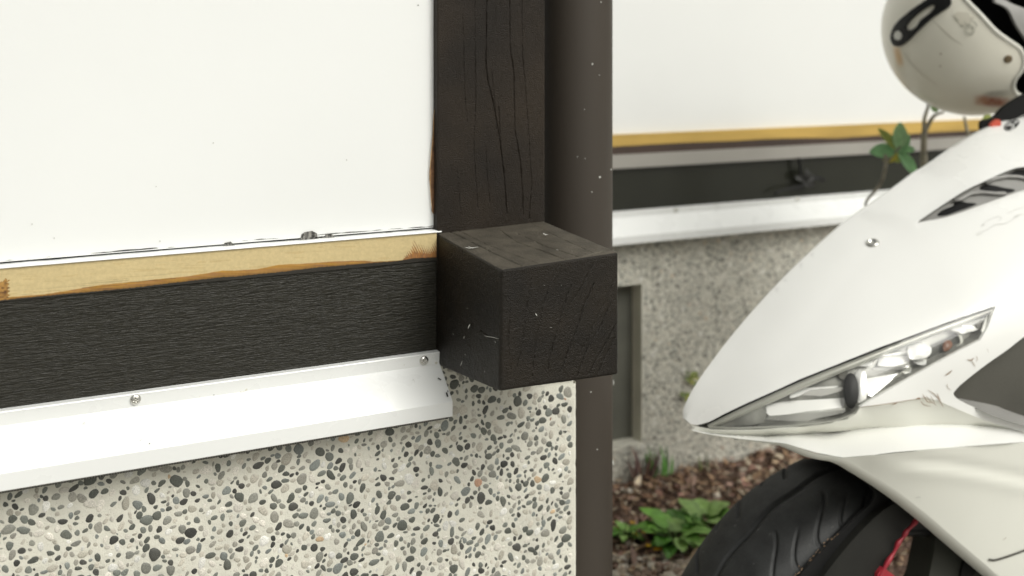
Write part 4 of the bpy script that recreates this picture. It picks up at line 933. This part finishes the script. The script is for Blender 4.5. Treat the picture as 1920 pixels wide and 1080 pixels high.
tube('edge_trim', np.vstack([pr2[keep][np.argsort(np.where(keep)[0])]])[:60] if False else sphere(-.001)(*smoothline([(1795, -60), (1795, -25), (1811, 0), (1837, 27), (1867, 59), (1896, 80), (1912, 92), (1919, 112), (1914, 132), (1903, 147), (1899, 163), (1907, 177), (1925, 181), (1945, 172)], 5).T), .0034, M_helrim, hm)
oh = lambda L: [(1600+x/3.375, y/3.375) for x, y in L]
radial = lambda P: -(P-hc)/np.linalg.norm(P-hc, axis=1)[:, None]*.003
slot = smoothclosed(oh([(328, 182), (336, 152), (395, 92), (460, 45), (500, 28), (514, 48), (475, 88), (425, 125), (400, 165), (360, 192)]), 3)
clip = patch('visor_clip', smoothclosed(oh([(238, 262), (233, 225), (262, 155), (340, 82), (430, 18), (500, -25), (600, -30), (614, 30), (545, 80), (490, 118), (430, 172), (385, 215), (335, 265), (290, 294), (255, 288)]), 3), sphere(.0035), M_dk, hm, step=5, holes=[slot, [(1600+(280+30*math.cos(t))/3.375, (225+33*math.sin(t))/3.375) for t in np.linspace(0, 2*math.pi, 17)[:-1]]], thick=radial)
patch('clip_plug', [(1600+(280+26*math.cos(t))/3.375, (225+29*math.sin(t))/3.375) for t in np.linspace(0, 2*math.pi, 17)[:-1]], sphere(.0028), M_silver, clip, step=5, thick=radial)
def hdot(name, cx, cy, r, m, h=.0015): c = sphere(0)(np.array([cx]), np.array([cy]))[0]; return disc(name, c, c-hc, r, h, m, hm)
hdot('snap', 1890, 111, .0056, mat('snap_bronze', (.16, .12, .07), .4, .5)); hdot('speck', 1764, 101, .0012, M_scuff, .0006); hdot('speck', 1763, 124, .0010, M_scuff, .0006)
M_stick = mat('sticker_white', (.66, .63, .53), .35); M_stickg = mat('sticker_grey', (.36, .36, .30), .35)
patch('sticker', oh([(628, 95), (660, 75), (715, 78), (728, 98), (770, 110), (735, 150), (690, 165), (650, 130)]), sphere(.0006), M_stick, hm, step=5, thick=radial and (lambda P: radial(P)*.2))
for L, w_ in [([(640, 100), (655, 125), (668, 132)], 2), ([(680, 150), (690, 170), (705, 165)], 2.2), ([(722, 80), (735, 95)], 2.5), ([(740, 120), (775, 150), (780, 175)], 1.8), ([(700, 135), (720, 160), (745, 140)], 1.2), ([(720, 150), (745, 165), (760, 185)], 1.0)]: ribbon('sticker_mark', oh(L), sphere(.0010), w_, M_stickg, hm, off=(0, 0, 0))
for r_, w_ in ((30, 1.6), (18, 1.1)): ribbon('sticker_ring', [(1600+(735+r_*math.cos(t))/3.375, (193+r_*math.sin(t))/3.375) for t in np.linspace(0, 2*math.pi, 14)], sphere(.0012), w_, M_stickg, hm, off=(0, 0, 0), taper=False)
ribbon('shell_seam', oh([(505, 130), (560, 185), (620, 240), (690, 285)]), sphere(.0004), 1.6, mat('seam', (.40, .38, .30), .5), hm, off=(0, 0, 0))
ribbon('shell_ridge', oh([(300, 300), (340, 370), (420, 455), (530, 540)]), sphere(.0005), 2.5, M_stick, hm, off=(0, 0, 0))
patch('cheek_pad', smoothclosed([(1866, 4), (1880, 10), (1893, 20), (1905, 45), (1920, 68), (1940, 90), (1950, 40), (1925, 18), (1900, 8), (1885, 0), (1870, -6)], 3), sphere(-.012), M_ventg, hm, step=6, thick=(0, .004, 0))
# strap and red buckle hanging below
def KS(k): return lambda px, py: onK(np.ravel(px), np.ravel(py), np.full(np.size(px), k))
patch('chin_strap', smoothclosed([(1842, 232), (1846, 226), (1862, 222), (1872, 214), (1882, 203), (1900, 190), (1925, 176), (1960, 165), (1960, 205), (1925, 212), (1895, 230), (1875, 245), (1858, 247), (1843, 243)], 3), KS(1.40), M_dk, hm, step=6, thick=(0, .006, 0))
patch('buckle', smoothclosed([(1858, 237), (1862, 230), (1872, 224), (1877, 229), (1876, 237), (1866, 244), (1860, 244)], 3), KS(1.39), mat('red_buckle', (.62, .10, .06), .4), hm, step=4, thick=(0, .004, 0))

# ================================================================== PLANTS
def leafVF(base, d, up, L, w, curl=.3, nl=9, nw=5, fold=.25, tip=1.0, wav=0):
    d = np.array(d, float); d /= np.linalg.norm(d); s = np.cross(d, up); s /= np.linalg.norm(s)+1e-9; n_ = np.cross(s, d); V = []
    for i in range(nl):
        t = i/(nl-1); ww = w*math.sin(math.pi*min(1, t*.93+.05)**tip)**.8
        for j in range(nw):
            v = (j/(nw-1)-.5)*2; V.append(np.array(base)+d*L*t*(1-.15*curl*t)+s*ww*.5*v+n_*(-curl*L*t*t*.5+fold*ww*abs(v)*.5+wav*ww*math.sin(9*t+3*v)*.5))
    return V, gridQ(nl, nw).tolist()
def leaves(name, L, m, parent, cols):
    V = []; F = []; C = []
    for (v, f), c in zip(L, cols):
        n = len(V); V += v; F += [tuple(i+n for i in q) for q in f]; C += [c]*len(v)
    return mesh(name, V, F, m, parent, True, np.array(C))
# twiggy shrub behind the cowl
kb = 1.66; base = onK(1728, 420, kb); base[2] = BEDZ-.01
shb = empty('shrub', base, 'thin bare-stemmed shrub with a few green leaves between the rear wall and the scooter cowl', 'shrub')
def stem(L, r, k, parent=shb, name='stem'):
    P = smoothline([tuple(onK(a, b, kk)) for (a, b), kk in zip(L, np.broadcast_to(k, len(L)))], 5); return tube(name, P, np.linspace(r[0], r[1], len(P)), M_bark, parent, 8)
stem([(1722, 900), (1728, 600), (1732, 400), (1732, 330), (1732, 280), (1733, 248)], (.0062, .0045), 1.66)
stem([(1733, 250), (1740, 235), (1752, 217), (1770, 210)], (.0042, .0016), 1.66); stem([(1733, 252), (1733, 225), (1740, 200), (1742, 188)], (.0034, .0016), 1.66)
stem([(1724, 600), (1716, 420), (1712, 340), (1703, 300)], (.005, .003), 1.64); stem([(1722, 326), (1712, 310), (1702, 290)], (.0028, .0015), 1.65)
stem([(1628, 397), (1623, 384), (1628, 372), (1641, 358), (1652, 342), (1658, 325), (1661, 305), (1660, 290)], (.0015, .0028), 1.58)
stem([(1661, 305), (1675, 288), (1688, 275)], (.0026, .0014), 1.60); stem([(1703, 300), (1695, 285), (1688, 275)], (.002, .0014), 1.62)
stem([(1830, 300), (1818, 262), (1812, 240), (1808, 218)], (.0032, .002), 1.68)
LL = []; CC = []; g1 = (.20, .42, .18); g2 = (.30, .50, .24); yl = (.48, .42, .06); yg = (.30, .36, .08)
for (a, b, tx, ty, L, w, c) in [(1684, 282, 1690, 238, .038, .017, g2), (1684, 282, 1712, 278, .028, .010, g1), (1680, 284, 1640, 282, .036, .017, g1), (1684, 286, 1718, 320, .038, .015, g1), (1682, 284, 1662, 300, .022, .013, yl), (1680, 280, 1656, 246, .022, .011, yg), (1686, 278, 1702, 256, .024, .012, g1), (1682, 284, 1700, 300, .028, .010, g2), (1684, 284, 1668, 268, .02, .009, g1),
                                 (1760, 206, 1748, 200, .016, .012, g2), (1860, 226, 1846, 222, .018, .014, yg), (1690, 300, 1676, 296, .018, .010, yg)]:
    p = onK(a, b, 1.6); q2 = onK(tx, ty, 1.6); d = q2-p; LL.append(leafVF(p, d, (-.35, -.8, .45), np.linalg.norm(d)*1.25, w*1.35, .35)); CC.append(c)
leaves('leaves', LL, M_leaf, shb, CC)

dt = empty('dead_twig', onY(1500, 298, YB-.012), 'blackened dead twig hanging against the dark rear beam', 'twig')
for L, r_ in (([(1498, 296), (1500, 312), (1502, 326), (1508, 338)], .0028), ([(1512, 344), (1496, 351), (1470, 355), (1453, 364)], .0022), ([(1504, 330), (1518, 336), (1534, 334), (1545, 338)], .0030)):
    tube('twig', smoothline([tuple(onY(a, b, YB-.012)) for a, b in L], 4), r_, M_dk, dt, 7)
LLt = [leafVF(onY(1505+rng.uniform(0, 14), 335+rng.uniform(0, 10), YB-.013), (math.cos(a), -.2, math.sin(a)), (0, -1, .1), .020, .012, .5, 6, 5) for a in rng.uniform(0, 6.28, 8)]
leaves('withered_leaves', LLt, M_leaf, dt, [(.012, .012, .010)]*8)

def rosette(name, c, n, L, w, cols, label, cat, el=(15, 60), seed=0, up_bias=0, wav=.1, grp=None):
    r = np.random.default_rng(seed); e = empty(name, c, label, cat, grp); LL = []; CC = []; ST = []
    for i in range(n):
        a = i*2.4+r.uniform(-.4, .4); t = math.radians(r.uniform(*el)); d = np.array([math.cos(a)*math.cos(t), math.sin(a)*math.cos(t), math.sin(t)]); st = L*r.uniform(.3, .7)
        b = np.array(c)+np.array([r.normal(0, L*.10), r.normal(0, L*.10), .0]); p = b+d*st; ST.append(tubeVF([b, (b+p)/2+(0, 0, .003), p], .0009, 5))
        LL.append(leafVF(p, d*np.array([1, 1, .35]), (0, 0, 1), L*r.uniform(.7, 1.1), w*r.uniform(.8, 1.15), .5, 9, 7, .2, .8, wav)); cc = np.array(cols[i % len(cols)])*r.uniform(.75, 1.2); CC.append(tuple(cc))
    V, F = join(ST); mesh('stems', V, F, mat('weed_stem', (.10, .16, .04), .6), e); leaves('leaves', LL, M_leaf, e, CC); return e
G = lambda px, py: onZ(px, py, BEDZ+.004)
gcols = [(.09, .24, .035), (.15, .34, .05), (.22, .42, .09), (.30, .48, .14)]
rosette('broadleaf_weed', G(1266, 1020), 26, .044, .027, gcols, 'clump of broad green leaves on the mulch left of the front tyre', 'weed', (25, 65), 5, wav=.14)
rosette('small_leaf_weed', G(1172, 1010), 18, .020, .013, gcols, 'low weed with tiny yellow flowers on the mulch beside the downpipe', 'weed', (20, 70), 6)
rosette('leafy_sprout', G(1322, 1000), 15, .040, .030, gcols[1:], 'upright bright green leaves touching the front tyre', 'weed', (45, 75), 8, wav=.12)
e = [o for o in sc.objects if o.name == 'small_leaf_weed'][0]
rf_ = np.random.default_rng(4)
for (px, py) in [(1161, 1001), (1190, 1013), (1207, 1010), (1197, 1016), (1236, 1042), (1230, 1043), (1215, 1036), (1186, 992)]:
    c = G(px, py)+np.array([0, 0, .008]); LL = [leafVF(c, (math.cos(a), math.sin(a), .5), (0, 0, 1), .0055, .0034, .2, 4, 3) for a in np.linspace(0, 6.28, 6)[:-1]]
    leaves('flower', LL, M_leaf, e, [(.75, .45, .02)]*5)
def blades(name, c, n, L, w, cols, label, spread=.01, seed=0, grp=None, lean=.35):
    r = np.random.default_rng(seed); e = empty(name, c, label, 'weed' if 'dry' not in label else 'plant', grp); LL = []; CC = []
    for i in range(n):
        a = r.uniform(0, 6.28); t = r.uniform(.05, lean); d = (math.cos(a)*t, math.sin(a)*t*.4, 1); b = np.array(c)+(r.normal(0, spread), r.normal(0, spread*.4), 0)
        LL.append(leafVF(b, d, (0, -1, .1), L*r.uniform(.6, 1.1), w, .35, 8, 3, .3, .6)); CC.append(tuple(np.array(cols[i % len(cols)])*r.uniform(.8, 1.2)))
    leaves('blades', LL, M_leaf, e, CC); return e
blades('grass_tuft', onY(1236, 893, YB-.02)*1.0, 9, .050, .006, [(.09, .24, .04), (.12, .28, .06), (.05, .12, .03)], 'green blades sprouting at the foot of the rear wall below the vent', .011, 3)
blades('wilted_tuft', onY(1208, 897, YB-.02), 7, .050, .008, [(.09, .05, .045), (.12, .07, .05)], 'dark reddish wilted leaves at the foot of the wall nearest the vent', .010, 9, lean=.7)
blades('spear_weed', onY(1318, 897, YB-.02), 3, .052, .006, [(.10, .11, .06), (.14, .16, .05)], 'single dark stalk with a green tip against the rear wall under the scooter nose', .004, 13, lean=.6)
blades('dry_stalks', G(1262, 905), 10, .035, .004, [(.34, .24, .14), (.25, .15, .09)], 'dry straw stalks lying on the mulch above the broad green leaves', .03, 19, lean=2.5)
for i, (px, py, n_, lab) in enumerate([(1297, 706, 8, 'small moss sprig growing on the pebble wall above the scooter nose'), (1284, 746, 5, 'smaller moss sprig on the pebble wall level with the scooter nose')]):
    c = onY(px, py, YB-.003); e = empty('moss_sprig', c, lab, 'moss'); LL = []
    for k in range(n_*2):
        a = rf_.uniform(0, 6.28); LL.append(leafVF(c+(rf_.normal(0, .005), -.003, rf_.normal(0, .005)), (math.cos(a), -.5, math.sin(a)), (0, -1, .2), .010, .005, .2, 5, 3))
    leaves('leaves', LL, M_leaf, e, [[(.20, .26, .04), (.34, .34, .05), (.13, .20, .04)][k % 3] for k in range(len(LL))])
# leaf litter and bark chips, light pebbles
def scatter(n, x0, x1, y0, y1, sz, pal, seed, flat=False):
    r = np.random.default_rng(seed); V = []; F = []; C = []
    for i in range(n):
        x = r.uniform(x0, x1); y = r.uniform(y0, y1); z = bedz(np.array([x]), np.array([y]))[0]+r.uniform(.0, .010); a = r.uniform(0, 6.28); t = r.uniform(-.5, .6)
        L = sz*r.lognormal(0, .4); v, f = leafVF((x, y, z), (math.cos(a), math.sin(a), t), (r.normal(0, .4), r.normal(0, .4), 1), L, L*r.uniform(.2, .7), r.uniform(-.6, .9), 5, 3, r.uniform(-.5, .6), .8)
        n0 = len(V); V += v; F += [tuple(q+n0 for q in g) for g in f]; C += [tuple(np.array(pal[r.integers(len(pal))])*r.uniform(.65, 1.3))]*len(v)
    return V, F, C
V, F, C = scatter(12000, .78, 1.9, 1.00, YB-.002, .0102, [(.24, .14, .085), (.34, .22, .13), (.17, .10, .065), (.30, .17, .13), (.46, .34, .22), (.12, .07, .05), (.36, .24, .19), (.58, .49, .36)], 21)
o = mesh('mulch', V, F, M_litter, None, True, np.array(C)); o['kind'] = 'stuff'; o['label'] = 'reddish brown bark mulch and dry leaves'
r = np.random.default_rng(31); V = []; F = []; C = []
import itertools
for i in range(420):
    if i < 150: x, y = (G(r.uniform(1150, 1330), r.uniform(1040, 1110))[:2])
    else: x = r.uniform(.8, 1.9); y = r.uniform(1.02, YB-.01)
    z = bedz(np.array([x]), np.array([y]))[0]+.004; R_ = r.uniform(.003, .010) if i < 150 else r.uniform(.002, .007)
    sx, sy, sz = R_*r.uniform(.8, 1.3), R_*r.uniform(.7, 1.1), R_*r.uniform(.5, .8); n0 = len(V); a0 = r.uniform(0, 3)
    for vv in range(6):
        for uu in range(9):
            la = math.pi*vv/5; lo = 2*math.pi*uu/9; k = 1+.14*math.sin(3*lo+a0)*math.sin(la)+.1*math.cos(2*la+a0)
            V.append((x+sx*k*math.sin(la)*math.cos(lo), y+sy*k*math.sin(la)*math.sin(lo), z+sz*k*math.cos(la))); 
    F += [(n0+vv*9+uu, n0+(vv+1)*9+uu, n0+(vv+1)*9+(uu+1) % 9, n0+vv*9+(uu+1) % 9) for vv in range(5) for uu in range(9)]
    c = [(.52, .46, .38), (.42, .35, .28), (.60, .56, .48), (.30, .22, .17)][r.integers(4)]; C += [c]*54
o = mesh('pebble_gravel', V, F, M_litter, None, True, np.array(C)); o['kind'] = 'stuff'; o['label'] = 'pale pebbles lying among the mulch'
